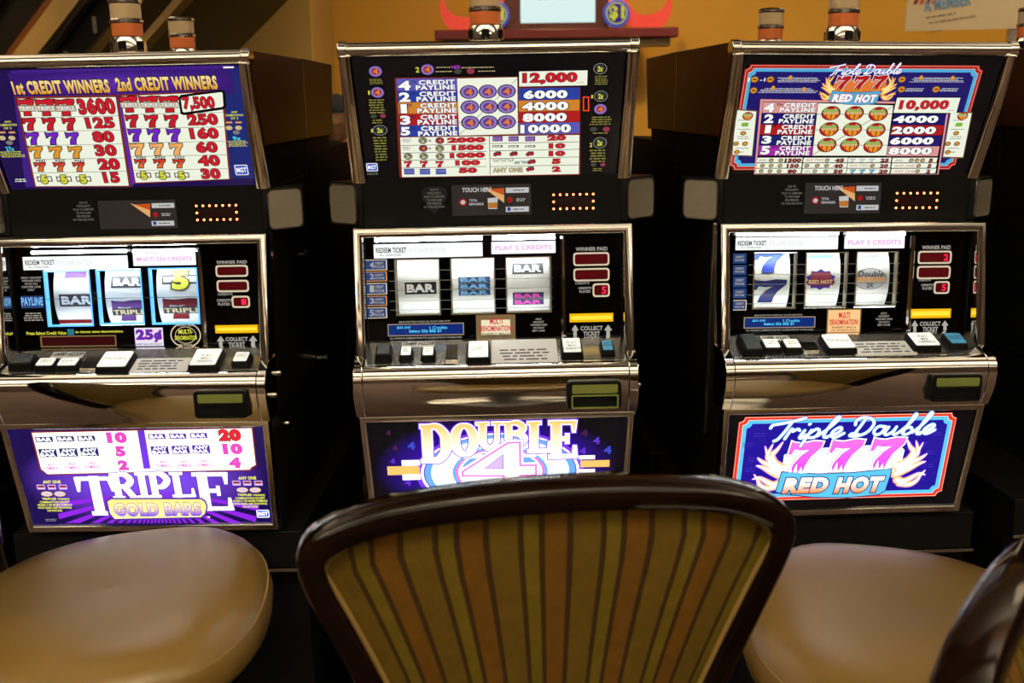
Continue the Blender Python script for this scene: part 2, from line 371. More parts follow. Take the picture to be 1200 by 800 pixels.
        if not small: s.poly([px(x, y) for x, y in ((918,530),(930,524),(1050,520),(1058,528),(1056,553),(918,555))], 'w', lay+1)
        else: s.poly([px(x, y) for x, y in ((918,530),(930,524),(1050,520),(1058,528),(1056,553),(918,555))], 'or', lay+1)
        for x0, y0, x1, y1 in ((919,514.5,962,551),(966,513.5,1010,550),(1014,512.5,1058,549)):
            q = [(px(x0, y1)[0] + (px(x1,y0)[0]-px(x0,y1)[0])*(x*.86+y*.14), px(x0, y1)[1] + (px(x1,y0)[1]-px(x0,y1)[1])*y) for x, y in SEVEN]
            s.poly(offset_poly(q, 2.1*u), 'nv', lay+3); s.poly(offset_poly(q, 1.4*u), 'w', lay+4); s.poly(q, seven_col, lay+5)
            for k in range(4):
                bx, by = px(x0+8+k*6, y1+1); s.poly([(bx-3*u, by), (bx+3*u, by), (bx+1*u, by+(9+4*(k%2))*u)], 'w' if not small else 'go', lay+6)
        ban = [px(x, y) for x, y in ((918,550),(960,553.5),(1000,553),(1046,549.5),(1046,556),(1043,575),(1036,579.5),(1000,582),(960,580.5),(930,576.5),(914,573))]
        s.poly(offset_poly(ban, 1.2*u), 'nv', lay+6); s.poly(ban, 'sk', lay+7)
        for t, x0, x1, ya, yb in (('RED', 921, 976, 557, 575.5), ('HOT', 982, 1040, 557.5, 577)):
            a = px(x0, yb); c = px(x1, ya); s.text(t, (a[0], a[1], c[0]-3*u, c[1]), hot, 'rd2' if small else 'nv', 7, 5, .16, lay+9)
        for S, f in ((SCRIPT_A, ia), (SCRIPT_B, ja)):
            for pts in S:
                q = [f(p) for p in smoothpts(pts, 5)]
                s.ribbon(q, 2.6*u, 'bl', lay+10); s.ribbon(q, 2.05*u, 'sk' if not small else 'vi', lay+11); s.ribbon(q, 1.45*u, 'w', lay+12)
    def run(s, ops):
        m = 1e-4; rest = []
        for o in ops:
            k = o[0]; B = lambda i: tuple(x*m for x in o[i:i+4])
            if k == 'r': s.rect(o[1], B(2), o[6], o[7]*m)
            elif k == 'p': s.poly([(x*m, y*m) for x, y in o[2]], o[1], o[3])
            elif k == 't': s.text(o[1], B(2), o[6], o[7], o[8], o[9], o[10], o[11])
            elif k == 'e': s.ell(o[1], B(2), o[6])
            elif k == '7': s.seven(o[1], B(2), o[6], o[7]*m, o[8])
            elif k == 'm': s.micro(o[1], B(2), o[6], o[7])
            elif k == 'n': s.notch(o[1], B(2), o[6]*m, o[7])
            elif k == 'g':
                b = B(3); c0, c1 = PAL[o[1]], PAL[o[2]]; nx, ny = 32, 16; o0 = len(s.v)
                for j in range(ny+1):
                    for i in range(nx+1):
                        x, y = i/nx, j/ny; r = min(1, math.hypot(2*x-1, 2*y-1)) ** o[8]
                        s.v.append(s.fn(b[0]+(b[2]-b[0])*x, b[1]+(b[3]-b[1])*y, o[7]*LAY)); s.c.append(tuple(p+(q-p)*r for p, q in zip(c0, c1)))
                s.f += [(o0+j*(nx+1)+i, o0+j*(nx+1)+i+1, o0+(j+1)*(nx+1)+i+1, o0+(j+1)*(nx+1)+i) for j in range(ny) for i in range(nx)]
            elif k == 'G': s.glyph(o[1], B(2), ('ow2/oh' if 0 else 'oh/ow2', o[7], o[8]), o[9], .0022, .0042)
            elif k == 'logo': s.hotlogo(B(1), 10, 'rd2', 'w', True)
            elif k == 'belly777': s.hotlogo(B(1), 8, 'pk4/mg', 'w/or')
            elif k == 'ring':
                b = B(1); cx, cy, rx, ry = (b[0]+b[2])/2, (b[1]+b[3])/2, (b[2]-b[0])/2, (b[3]-b[1])/2
                for i, (f, c) in enumerate(((1.06,'vi2'),(1.0,'w'),(.965,'pu'),(.95,'sk2'),(.87,'cw'),(.60,'sk2'),(.56,'pk4'),(.53,'w'),(.50,'sk2'))): s.ell(c, (cx-rx*f, cy-ry*f*(1 if i<5 else 1.1), cx+rx*f, cy+ry*f*(1 if i<5 else 1.1)), 3+i*.5, 48)
                for y in (.42, .12, -.18, -.48): s.rect('w', (cx-rx*.5*math.sqrt(1-y*y), cy+ry*y-.004, cx+rx*.5*math.sqrt(1-y*y), cy+ry*y+.004), 7.6)
            elif k == 'four':
                b = B(1); U = lambda x, y: (b[0]+(b[2]-b[0])*x, b[1]+(b[3]-b[1])*y)
                q = [U(*p) for p in ((0,.36),(0,.46),(.62,1),(.79,1),(.79,.56),(1,.56),(1,.34),(.79,.34),(.79,0),(.55,0),(.55,.34))]
                for i, (d, c) in enumerate(((.006,'pu'),(.005,'w'),(.0026,'sk2'),(.0018,'w'),(.0004,'pk4'),(-.0035,'w'))): s.poly(offset_poly(q, d), c, 13+i*.6)
                h = [U(*p) for p in ((.3,.5),(.55,.5),(.55,.76))]; s.poly(offset_poly(h, .0015), 'pu', 17); s.poly(h, 'lp', 17.6)
            elif k == 'TRIPLE':
                b = B(1); U = lambda x0, y0, x1, y1: (b[0]+(b[2]-b[0])*(x0-91)/181.5, b[3]-(b[3]-b[1])*(y1-553)/51, b[0]+(b[2]-b[0])*(x1-91)/181.5, b[3]-(b[3]-b[1])*(y0-553)/51)
                for ch, bx in (('T',(92,557,135,602)),('R',(133,554,162,583)),('I',(161,553.5,178,582.5)),('P',(177,553.5,203,582)),('L',(203,553.5,229,582)),('E',(229,554,271,598))):
                    s.glyph(ch, U(*bx), ('w','la2','pu3'), 6, .0012, .0028)
            else: rest.append(o)
        return rest
    def build(s, name, m, parent, label=None):
        me = bpy.data.meshes.new(name); me.from_pydata(s.v, [], s.f)
        at = me.color_attributes.new('ink', 'FLOAT_COLOR', 'POINT')
        at.data.foreach_set('color', [x for c in s.c for x in (*c, 1.0)])
        me.materials.append(m); o = bpy.data.objects.new(name, me); COL.objects.link(o); o.parent = parent
        if label: o['label'] = label
        return o
ART={
'TG_L':[
('p','dp',[(-1707,-7),(2366,6),(2228,-534),(-1764,-541),(-1927,-2353),(-2120,-2350)],1,0,0),('g','pu','dp2',-1785,-529,2363,-57,1.5,1.2),
('p','bl2',[(2173,-19),(2548,-27),(2425,-2271),(1922,-2262)],1,0,0),('p','ru',[(-1777,-508),(161,-511),(-26,-2398),(-1940,-2361)],2,0,0),
('p','cr',[(-1737,-547),(110,-555),(-71,-2368),(-1906,-2340)],3,0,0),('p','pu',[(157,-527),(188,-522),(59,-2311),(-19,-2398)],3,0,0),
('p','ru',[(185,-506),(2151,-471),(1959,-2279),(47,-2331)],2,0,0),('p','cr',[(208,-541),(2107,-501),(1928,-2262),(81,-2304)],3,0,0),('r','gy',-1804,-929,74,-919,4,0),
('r','gy',-1819,-1209,52,-1199,4,0),('r','gy',-1841,-1493,22,-1484,4,0),('r','gy',-1864,-1783,-11,-1773,4,0),('r','gy',-1889,-2063,-31,-2053,4,0),('r','gy',201,-905,2062,-896,4,0),
('r','gy',176,-1191,2024,-1181,4,0),('r','gy',161,-1481,1993,-1472,4,0),('r','gy',136,-1761,1967,-1751,4,0),('r','gy',106,-2051,1933,-2042,4,0),
('7','rd',-1763,-878,-1454,-557,'k',15,4),('r','k',-1776,-801,-1453,-672,5,3),('r','tn',-1770,-791,-1460,-682,6,3),('t','TRIPLE',-1757,-782,-1474,-695,'w','k',3,5,0,8),
('7','rd',-1421,-886,-1072,-565,'k',15,4),('r','k',-1433,-809,-1071,-680,5,3),('r','tn',-1427,-798,-1077,-689,6,3),('t','TRIPLE',-1414,-789,-1091,-702,'w','k',3,5,0,8),
('7','rd',-1055,-894,-689,-573,'k',15,4),('r','k',-1067,-816,-688,-688,5,3),('r','tn',-1061,-807,-695,-697,6,3),('t','TRIPLE',-1048,-797,-709,-710,'w','k',3,5,0,8),
('7','rd',175,-851,506,-542,'k',15,4),('r','k',164,-777,508,-653,5,3),('r','tn',170,-767,501,-662,6,3),('t','TRIPLE',183,-758,488,-674,'w','k',3,5,0,8),
('7','rd',545,-860,891,-550,'k',15,4),('r','k',533,-784,893,-660,5,3),('r','tn',540,-775,887,-670,6,3),('t','TRIPLE',552,-766,873,-682,'w','k',3,5,0,8),
('7','rd',923,-867,1276,-557,'k',15,4),('r','k',912,-793,1278,-669,5,3),('r','tn',919,-784,1272,-678,6,3),('t','TRIPLE',931,-774,1259,-690,'w','k',3,5,0,8),
('t','3600',-643,-880,54,-566,'rd','k',5,3.5,0,6),('7','rd',-1769,-1171,-1524,-932,'k',15,4),('7','rd',-1389,-1179,-1144,-939,'k',15,4),('7','rd',-1010,-1187,-768,-948,'k',15,4),
('t','125',-576,-1162,-40,-943,'rd','k',5,3.5,0,6),('7','vi',-1790,-1462,-1546,-1222,'k',15,4),('7','vi',-1410,-1470,-1173,-1230,'k',15,4),
('7','vi',-1027,-1477,-783,-1237,'k',15,4),('t','80',-520,-1446,-114,-1223,'rd','k',5,3.5,0,6),('7','go',-1811,-1745,-1554,-1507,'k',15,4),
('7','go',-1428,-1753,-1178,-1515,'k',15,4),('7','go',-1052,-1760,-795,-1523,'k',15,4),('t','30',-546,-1730,-137,-1500,'rd','k',5,3.5,0,6),
('t','ANY',-1762,-1825,-1548,-1774,'k',0,3,3,0,6),('7','rd/or',-1802,-2022,-1588,-1839,'k',15,4),('t','ANY',-1387,-1832,-1170,-1781,'k',0,3,3,0,6),
('7','rd/or',-1426,-2030,-1209,-1846,'k',15,4),('t','ANY',-1009,-1841,-793,-1789,'k',0,3,3,0,6),('7','rd/or',-1047,-2037,-829,-1854,'k',15,4),
('t','20',-555,-2018,-143,-1783,'rd','k',5,3.5,0,6),('r','k',-1840,-2246,-1541,-2132,4,0),('r','cr',-1819,-2227,-1562,-2151,5,0),('e','k',-1788,-2302,-1614,-2142,6),
('e','ye',-1774,-2286,-1627,-2157,7),('t','5',-1751,-2283,-1633,-2104,'ye','k',4,6,0,8),('r','k',-1458,-2253,-1159,-2140,4,0),('r','cr',-1437,-2235,-1180,-2159,5,0),
('e','k',-1405,-2309,-1231,-2149,6),('e','ye',-1391,-2293,-1245,-2164,7),('t','5',-1369,-2290,-1250,-2111,'ye','k',4,6,0,8),('r','k',-1075,-2261,-776,-2148,4,0),
('r','cr',-1054,-2242,-797,-2166,5,0),('e','k',-1022,-2316,-848,-2157,6),('e','ye',-1008,-2301,-862,-2172,7),('t','5',-986,-2298,-868,-2119,'ye','k',4,6,0,8),
('t','15',-528,-2295,-216,-2074,'rd','k',5,3.5,0,6),('p','k',[(1287,-594),(1332,-540),(2116,-455),(2180,-491),(2146,-786),(2090,-842),(1307,-938),(1256,-906)],5,0,0),
('p','cr',[(1323,-620),(1354,-583),(2100,-504),(2125,-523),(2096,-767),(2065,-791),(1332,-883),(1307,-863)],6,0,0),('t','7,500',1341,-857,1940,-578,'rd','k',5,3,0,8),
('7','rd',204,-1154,438,-915,'k',15,4),('7','rd',568,-1161,811,-924,'k',15,4),('7','rd',941,-1168,1193,-931,'k',15,4),('t','250',1369,-1142,1935,-918,'rd','k',5,3.5,0,6),
('7','vi',187,-1444,433,-1193,'k',15,4),('7','vi',557,-1451,793,-1200,'k',15,4),('7','vi',924,-1459,1179,-1208,'k',15,4),('t','160',1357,-1419,1895,-1197,'rd','k',5,3.5,0,6),
('7','pe',164,-1730,421,-1484,'k',15,4),('7','pe',537,-1738,791,-1491,'k',15,4),('7','pe',913,-1745,1163,-1499,'k',15,4),('t','60',1420,-1701,1822,-1478,'rd','k',5,3.5,0,6),
('t','ANY',204,-1801,420,-1751,'k',0,3,3,0,6),('7','rd/or',172,-1991,389,-1814,'k',15,4),('t','ANY',569,-1808,794,-1758,'k',0,3,3,0,6),('7','rd/or',539,-1998,765,-1821,'k',15,4),
('t','ANY',944,-1816,1166,-1766,'k',0,3,3,0,6),('7','rd/or',915,-2006,1138,-1829,'k',15,4),('t','40',1400,-1980,1815,-1757,'rd','k',5,3.5,0,6),('r','k',134,-2201,423,-2096,4,0),
('r','cr',154,-2184,403,-2113,5,0),('e','k',187,-2252,355,-2104,6),('e','ye',201,-2239,342,-2119,7),('t','5',221,-2236,335,-2070,'ye','k',4,6,0,8),('r','k',503,-2209,792,-2103,4,0),
('r','cr',523,-2191,772,-2121,5,0),('e','k',557,-2260,724,-2111,6),('e','ye',570,-2246,711,-2126,7),('t','5',590,-2243,704,-2076,'ye','k',4,6,0,8),
('r','k',876,-2216,1164,-2111,4,0),('r','cr',896,-2199,1144,-2128,5,0),('e','k',929,-2267,1097,-2119,6),('e','ye',943,-2253,1083,-2133,7),
('t','5',962,-2250,1076,-2084,'ye','k',4,6,0,8),('t','30',1408,-2254,1776,-2034,'rd','k',5,3.5,0,6),('t','1st CREDIT WINNERS',-1769,-469,47,-207,'gl/go','k',5,5,0,6),
('t','2nd CREDIT WINNERS',177,-449,2061,-183,'gl/go','k',5,5,0,6),('t','ANY',-2123,-1014,-1989,-972,'ye',0,2,3,0,6),('t','COMBINATION',-2252,-1079,-1902,-1034,'ye',0,2,3,0,6),
('t','OF 3',-2172,-1142,-2024,-1100,'ye',0,2,3,0,6),('r','ru',-2288,-1236,-2166,-1170,3,5),('r','tn',-2289,-1219,-2167,-1193,4,0),('e','tn',-2333,-1366,-2197,-1272,3),
('r','ru',-2102,-1240,-1980,-1174,3,5),('r','tn',-2103,-1223,-1981,-1197,4,0),('e','tn',-2146,-1370,-2011,-1277,3),('e','gy',-2222,-1463,-2086,-1375,3),
('t','27x',-2263,-1588,-2099,-1497,'cy',0,3,3,0,6),('m','ye',-2410,-1725,-1930,-1589,4,3),('t','ANY',2215,-918,2344,-877,'ye',0,2,3,0,6),
('t','COMBINATION',2100,-980,2435,-937,'ye',0,2,3,0,6),('t','OF 3',2185,-1040,2327,-1000,'ye',0,2,3,0,6),('r','ru',2085,-1130,2201,-1067,3,5),('r','tn',2084,-1115,2201,-1089,4,0),
('e','tn',2056,-1255,2186,-1166,3),('r','ru',2263,-1134,2379,-1071,3,5),('r','tn',2262,-1118,2379,-1092,4,0),('e','tn',2235,-1258,2365,-1169,3),('e','gy',2175,-1347,2305,-1264,3),
('t','9x',2152,-1467,2309,-1380,'cy',0,3,3,0,6),('m','ye',2026,-1598,2436,-1468,4,3),('r','w',2075,-2188,2332,-1972,3,25),('r','lb',2090,-2173,2316,-1988,4,22),
('t','MGT',2106,-2134,2301,-2026,'w',0,4,3,0,6),('m','cr',-2302,-2249,-2040,-2164,2,3),('r','w',2226,-52,2420,-22,3,0),],
'TG_C':[
('p','ru',[(-1735,-376),(523,-399),(533,-605),(1676,-626),(1725,-2398),(-1787,-2382)],1,0,0),('p','pw',[(-1708,-399),(-600,-408),(-600,-628),(-1707,-619)],2,0,0),
('p','bl',[(-1707,-628),(-600,-637),(-600,-856),(-1707,-848)],2,0,0),('p','or2',[(-1707,-856),(-600,-865),(-600,-1085),(-1707,-1076)],2,0,0),
('p','rd2',[(-1707,-1085),(-600,-1095),(-600,-1311),(-1707,-1301)],2,0,0),('p','bl',[(-1707,-1311),(-600,-1321),(-600,-1537),(-1707,-1527)],2,0,0),
('t','4',-1682,-622,-1453,-438,'w','k',5,3,0,6),('t','TH',-1442,-491,-1348,-435,'nv',0,3,3,0,6),('t','2',-1680,-844,-1473,-658,'w','k',5,3,0,6),
('t','ND',-1463,-711,-1368,-654,'nv',0,3,3,0,6),('t','1',-1667,-1066,-1548,-886,'w','k',5,3,0,6),('t','ST',-1537,-940,-1442,-882,'nv',0,3,3,0,6),
('t','3',-1692,-1294,-1498,-1112,'w','k',5,3,0,6),('t','RD',-1487,-1168,-1391,-1109,'nv',0,3,3,0,6),('t','5',-1699,-1510,-1518,-1338,'w','k',5,3,0,6),
('t','TH',-1508,-1393,-1412,-1334,'nv',0,3,3,0,6),('t','CREDIT',-1302,-519,-638,-431,'w','nv',4,4.5,0,6),('t','PAYLINE',-1361,-620,-636,-528,'w','nv',4,4.5,0,6),
('t','CREDIT',-1301,-741,-632,-651,'w','nv',4,4.5,0,6),('t','PAYLINE',-1360,-843,-631,-749,'w','nv',4,4.5,0,6),('t','CREDIT',-1300,-968,-627,-877,'w','nv',4,4.5,0,6),
('t','PAYLINE',-1360,-1072,-625,-977,'w','nv',4,4.5,0,6),('t','CREDIT',-1308,-1195,-630,-1103,'w','nv',4,4.5,0,6),('t','PAYLINE',-1368,-1300,-629,-1203,'w','nv',4,4.5,0,6),
('t','CREDIT',-1312,-1422,-631,-1328,'w','nv',4,4.5,0,6),('t','PAYLINE',-1373,-1528,-629,-1431,'w','nv',4,4.5,0,6),
('p','cr',[(-594,-415),(511,-411),(517,-1524),(-597,-1533)],2,0,0),('p','gy',[(-588,-426),(-582,-432),(521,-1514),(515,-1508)],3,0,0),
('p','gy',[(-597,-1517),(-590,-1524),(517,-435),(511,-428)],3,0,0),('p','gy',[(-575,-665),(521,-672),(521,-682),(-575,-673)],3,0,0),
('p','gy',[(-586,-960),(518,-969),(518,-979),(-587,-969)],3,0,0),('p','gy',[(-599,-1267),(516,-1277),(516,-1286),(-599,-1277)],3,0,0),('e','nv',-554,-812,-211,-543,3),
('e','la',-530,-794,-235,-561,4),('e','pu4',-486,-761,-280,-594,5),('t','4',-448,-744,-317,-609,'or',0,3,3,0,6),('e','nv',-551,-1107,-205,-833,3),('e','la',-527,-1088,-229,-853,4),
('e','pu4',-482,-1055,-274,-886,5),('t','4',-444,-1039,-312,-902,'or',0,3,3,0,6),('e','nv',-554,-1418,-205,-1138,3),('e','la',-529,-1398,-229,-1158,4),
('e','pu4',-484,-1364,-274,-1192,5),('t','4',-446,-1348,-313,-1208,'or',0,3,3,0,6),('e','nv',-208,-810,135,-540,3),('e','la',-184,-791,111,-559,4),('e','pu4',-139,-758,67,-591,5),
('t','4',-102,-742,29,-607,'or',0,3,3,0,6),('e','nv',-199,-1108,148,-834,3),('e','la',-174,-1089,123,-854,4),('e','pu4',-129,-1056,78,-886,5),
('t','4',-91,-1040,40,-902,'or',0,3,3,0,6),('e','nv',-208,-1418,142,-1139,3),('e','la',-183,-1399,118,-1159,4),('e','pu4',-138,-1365,72,-1192,5),
('t','4',-99,-1349,34,-1208,'or',0,3,3,0,6),('e','nv',141,-810,485,-541,3),('e','la',165,-792,461,-559,4),('e','pu4',210,-759,416,-592,5),('t','4',248,-742,378,-607,'or',0,3,3,0,6),
('e','nv',136,-1108,483,-834,3),('e','la',160,-1089,458,-854,4),('e','pu4',205,-1056,413,-887,5),('t','4',243,-1040,375,-903,'or',0,3,3,0,6),('e','nv',130,-1419,480,-1139,3),
('e','la',155,-1399,455,-1159,4),('e','pu4',200,-1365,410,-1193,5),('t','4',239,-1349,371,-1209,'or',0,3,3,0,6),('r','cr',546,-589,1801,-305,2,0),
('t','12,000',611,-552,1612,-333,'rd','k',5,3,0,6),('m','gy',1600,-545,1756,-527,1,3),('r','bl',538,-856,1665,-627,2,0),('t','6000',624,-830,1442,-665,'w','k',6,4.5,0,6),
('r','or2',536,-1078,1671,-864,2,0),('t','4000',593,-1061,1461,-893,'w','k',6,4.5,0,6),('r','rd2',535,-1300,1677,-1087,2,0),('t','8000',607,-1284,1436,-1113,'w','k',6,4.5,0,6),
('r','pw',533,-1536,1683,-1310,2,0),('t','10000',561,-1512,1522,-1340,'w','k',6,4.5,0,6),('p','cr',[(-1715,-1549),(1684,-1569),(1693,-2378),(-1737,-2372)],2,0,0),
('r','k',-33,-2361,-21,-1536,3,0),('r','k',-1707,-1719,-83,-1709,3,0),('r','k',-1718,-1873,-87,-1863,3,0),('r','k',-1729,-2027,-91,-2017,3,0),('r','k',-1741,-2187,-94,-2177,3,0),
('r','k',-15,-1712,1682,-1702,3,0),('r','k',-18,-1866,1686,-1856,3,0),('r','k',-22,-2024,1690,-2014,3,0),('r','k',-26,-2191,1694,-2181,3,0),
('t','2000',-820,-1678,-111,-1571,'rd','k',6,3.5,0,6),('t','1500',-741,-1835,-146,-1727,'rd','k',6,3.5,0,6),('t','1000',-785,-1993,-128,-1884,'rd','k',6,3.5,0,6),
('t','100',-687,-2149,-225,-2039,'rd','k',6,3.5,0,6),('t','50',-623,-2310,-288,-2198,'rd','k',6,3.5,0,6),('e','dg',-1376,-1691,-1206,-1551,3),('e','gn',-1364,-1680,-1218,-1561,4),
('e','dg',-1342,-1664,-1240,-1577,5),('t','2x',-1324,-1656,-1259,-1586,'gl',0,3,3,0,6),('e','nv',-1054,-1697,-884,-1557,3),('e','pk2',-1042,-1687,-896,-1567,4),
('e','ru',-1020,-1670,-918,-1584,5),('t','4',-1002,-1662,-937,-1592,'or',0,3,3,0,6),('e','nv',-1377,-1850,-1206,-1709,3),('e','pk2',-1365,-1840,-1218,-1720,4),
('e','ru',-1343,-1823,-1240,-1736,5),('t','4',-1324,-1815,-1259,-1745,'or',0,3,3,0,6),('e','dg',-1063,-1856,-892,-1716,3),('e','gn',-1051,-1847,-904,-1726,4),
('e','dg',-1029,-1829,-926,-1742,5),('t','2x',-1010,-1822,-945,-1751,'gl',0,3,3,0,6),('e','dg',-1678,-2009,-1507,-1867,3),('e','gn',-1666,-1999,-1519,-1877,4),
('e','dg',-1644,-1981,-1541,-1893,5),('t','2x',-1625,-1973,-1560,-1902,'gl',0,3,3,0,6),('e','dg',-1378,-2014,-1206,-1873,3),('e','gn',-1366,-2005,-1218,-1883,4),
('e','dg',-1344,-1987,-1241,-1900,5),('t','2x',-1325,-1979,-1260,-1908,'gl',0,3,3,0,6),('e','dg',-1065,-2021,-894,-1879,3),('e','gn',-1053,-2011,-906,-1889,4),
('e','dg',-1031,-1994,-928,-1906,5),('t','2x',-1012,-1985,-947,-1915,'gl',0,3,3,0,6),('m','gy',-1683,-1652,-1510,-1576,3,3),('t','=',-1185,-1642,-1136,-1604,'k',0,2,3,0,6),
('m','gy',-1694,-1812,-1520,-1735,3,3),('t','=',-1194,-1801,-1145,-1763,'k',0,2,3,0,6),('7','rd',-1671,-2162,-1530,-2035,'k',6,4),('7','rd',-1366,-2167,-1225,-2040,'k',6,4),
('7','rd',-1065,-2174,-923,-2047,'k',6,4),('r','bl',-1691,-2316,-1491,-2197,3,0),('r','cr',-1678,-2238,-1502,-2233,4,0),('r','cr',-1680,-2278,-1504,-2273,4,0),
('r','bl',-1388,-2322,-1187,-2204,3,0),('r','cr',-1375,-2245,-1199,-2240,4,0),('r','cr',-1377,-2285,-1201,-2280,4,0),('r','bl',-1079,-2328,-878,-2210,3,0),
('r','cr',-1066,-2252,-889,-2246,4,0),('r','cr',-1068,-2290,-891,-2286,4,0),('r','pu2',33,-1665,224,-1560,3,0),('t','BAR',51,-1649,206,-1576,'la',0,4,3,0,6),
('r','dg',29,-1792,222,-1744,3,0),('t','BAR',48,-1786,203,-1751,'cr',0,3,3,0,6),('r','pu2',337,-1671,529,-1567,3,0),('t','BAR',355,-1655,511,-1582,'la',0,4,3,0,6),
('r','dg',335,-1798,528,-1751,3,0),('t','BAR',353,-1792,509,-1757,'cr',0,3,3,0,6),('r','pu2',651,-1677,843,-1573,3,0),('t','BAR',669,-1662,825,-1588,'la',0,4,3,0,6),
('r','dg',650,-1805,843,-1757,3,0),('t','BAR',669,-1798,825,-1763,'cr',0,3,3,0,6),('e','k',38,-1975,124,-1891,3),('e','rd',53,-1962,109,-1904,4),('e','k',112,-1963,198,-1880,3),
('e','rd',127,-1950,183,-1892,4),('r','k',82,-1895,186,-1873,3,0),('e','k',351,-1981,438,-1897,3),('e','rd',367,-1968,422,-1910,4),('e','k',425,-1970,511,-1885,3),
('e','rd',441,-1957,496,-1899,4),('r','k',395,-1902,499,-1879,3,0),('e','k',662,-1987,748,-1904,3),('e','rd',677,-1975,733,-1916,4),('e','k',736,-1976,822,-1892,3),
('e','rd',751,-1963,807,-1905,4),('r','k',705,-1908,810,-1885,3,0),('t','20',1078,-1671,1422,-1564,'rd','k',6,3.5,0,6),('t','10',1110,-1834,1410,-1726,'rd','k',6,3.5,0,6),
('t','10',1111,-1992,1413,-1883,'rd','k',6,3.5,0,6),('t','5',1175,-2155,1330,-2044,'rd','k',6,3.5,0,6),('t','2',1177,-2320,1332,-2207,'rd','k',6,3.5,0,6),
('t','TULIP TULIP TULIP',23,-2091,433,-2033,'k',0,1,3,0,6),('t','ANY TWO',442,-2141,702,-2079,'te','nv',3,2,0,6),('e','k',696,-2154,782,-2070,3),('e','rd',711,-2141,767,-2082,4),
('e','k',770,-2142,856,-2058,3),('e','rd',785,-2130,841,-2071,4),('r','k',739,-2073,844,-2051,3,0),('t','ANY ONE',28,-2309,596,-2217,'tn','k',3,5,0,6),
('e','k',667,-2304,754,-2219,3),('e','rd',683,-2291,739,-2232,4),('e','k',742,-2292,829,-2207,3),('e','rd',757,-2280,813,-2221,4),('r','k',711,-2224,816,-2200,3,0),
('e','nv',-2207,-363,-1945,-141,3),('e','la',-2188,-348,-1963,-157,4),('e','pk2',-2154,-321,-1997,-183,5),('t','4',-2125,-307,-2026,-197,'or',0,3,3,0,6),
('e','nv',-2204,-765,-1939,-538,3),('e','la',-2186,-749,-1958,-554,4),('e','pk2',-2151,-722,-1992,-581,5),('t','4',-2122,-708,-2021,-595,'or',0,3,3,0,6),
('e','gy',-2222,-1501,-1945,-1288,3),('e','k',-2203,-1485,-1964,-1303,4),('e','dg',-2167,-1460,-2001,-1328,5),('t','2x',-2136,-1448,-2031,-1341,'ye',0,3,3,0,6),
('t','1',-2243,-693,-2213,-612,'ye',0,2,3,0,6),('t','1',-2250,-1438,-2223,-1366,'ye',0,2,3,0,6),('m','yd',-2215,-499,-1940,-387,4,3),('m','yd',-2258,-1069,-1940,-774,6,3),
('e','dg',-2240,-1153,-2120,-1074,3),('e','pk2',-2060,-1150,-1952,-1071,3),('m','yd',-2219,-1268,-2015,-1169,2,3),('m','yd',-2237,-2030,-1978,-1519,9,3),
('t','2',-1345,-284,-1275,-184,'ye',0,2,3,0,6),('e','nv',-1258,-346,-995,-124,3),('e','la',-1239,-329,-1014,-140,4),('e','pk2',-1205,-303,-1048,-166,5),
('t','4',-1176,-290,-1077,-179,'or',0,3,3,0,6),('t','16X',-684,-224,-527,-163,'mg',0,3,3,0,6),('m','tn',-993,-216,-696,-181,1,3),('m','tn',-512,-229,159,-194,1,3),
('m','tn',-997,-293,-653,-261,1,3),('e','dg',-647,-329,-501,-230,3),('e','pk2',-413,-333,-267,-223,3),('m','tn',-237,-301,143,-268,1,3),('e','gy',1907,-383,2159,-172,3),
('e','k',1925,-368,2142,-187,4),('e','dg',1957,-343,2109,-212,5),('t','2x',1985,-330,2081,-225,'ye',0,3,3,0,6),('e','gy',1934,-914,2191,-696,3),('e','k',1952,-898,2173,-711,4),
('e','dg',1985,-872,2139,-736,5),('t','2x',2014,-858,2111,-750,'ye',0,3,3,0,6),('e','nv',1934,-1168,2193,-947,3),('e','la',1952,-1152,2174,-962,4),
('e','pk2',1986,-1125,2141,-988,5),('t','4',2014,-1112,2112,-1002,'or',0,3,3,0,6),('e','gy',1948,-1851,2212,-1621,3),('e','k',1967,-1835,2194,-1637,4),
('e','dg',2001,-1807,2159,-1665,5),('t','2x',2030,-1793,2130,-1678,'ye',0,3,3,0,6),('m','yd',1932,-588,2189,-404,5,3),('m','yd',1860,-1382,2293,-1196,4,3),
('e','dg',1881,-1508,2015,-1408,3),('e','pk2',2124,-1512,2258,-1413,3),('m','yd',1914,-1558,2265,-1517,1,3),('m','yd',1883,-2149,2223,-1863,5,3),('e','dg',1917,-2228,2029,-2150,3),
('e','pk2',2104,-2232,2203,-2154,3),('m','yd',1955,-2329,2173,-2254,2,3),('t','1',1884,-843,1914,-777,'ye',0,2,3,0,6),('t','2',1885,-1816,1934,-1732,'ye',0,2,3,0,6),
('e','or3',1727,-829,1755,-803,4),('e','or3',1758,-830,1786,-803,4),('e','or3',1790,-830,1817,-804,4),('e','or3',1821,-831,1849,-804,4),('e','or3',1728,-858,1755,-832,4),
('e','or3',1822,-860,1849,-833,4),('e','or3',1729,-888,1756,-861,4),('e','or3',1823,-889,1850,-862,4),('e','or3',1730,-917,1757,-890,4),('e','or3',1824,-919,1851,-892,4),
('e','or3',1730,-946,1758,-919,4),('e','or3',1825,-948,1852,-921,4),('e','or3',1731,-976,1759,-949,4),('e','or3',1826,-978,1853,-950,4),('e','or3',1732,-1005,1760,-978,4),
('e','or3',1827,-1007,1854,-980,4),('e','or3',1733,-1034,1761,-1007,4),('e','or3',1828,-1036,1855,-1009,4),('e','or3',1734,-1064,1761,-1037,4),('e','or3',1828,-1066,1856,-1039,4),
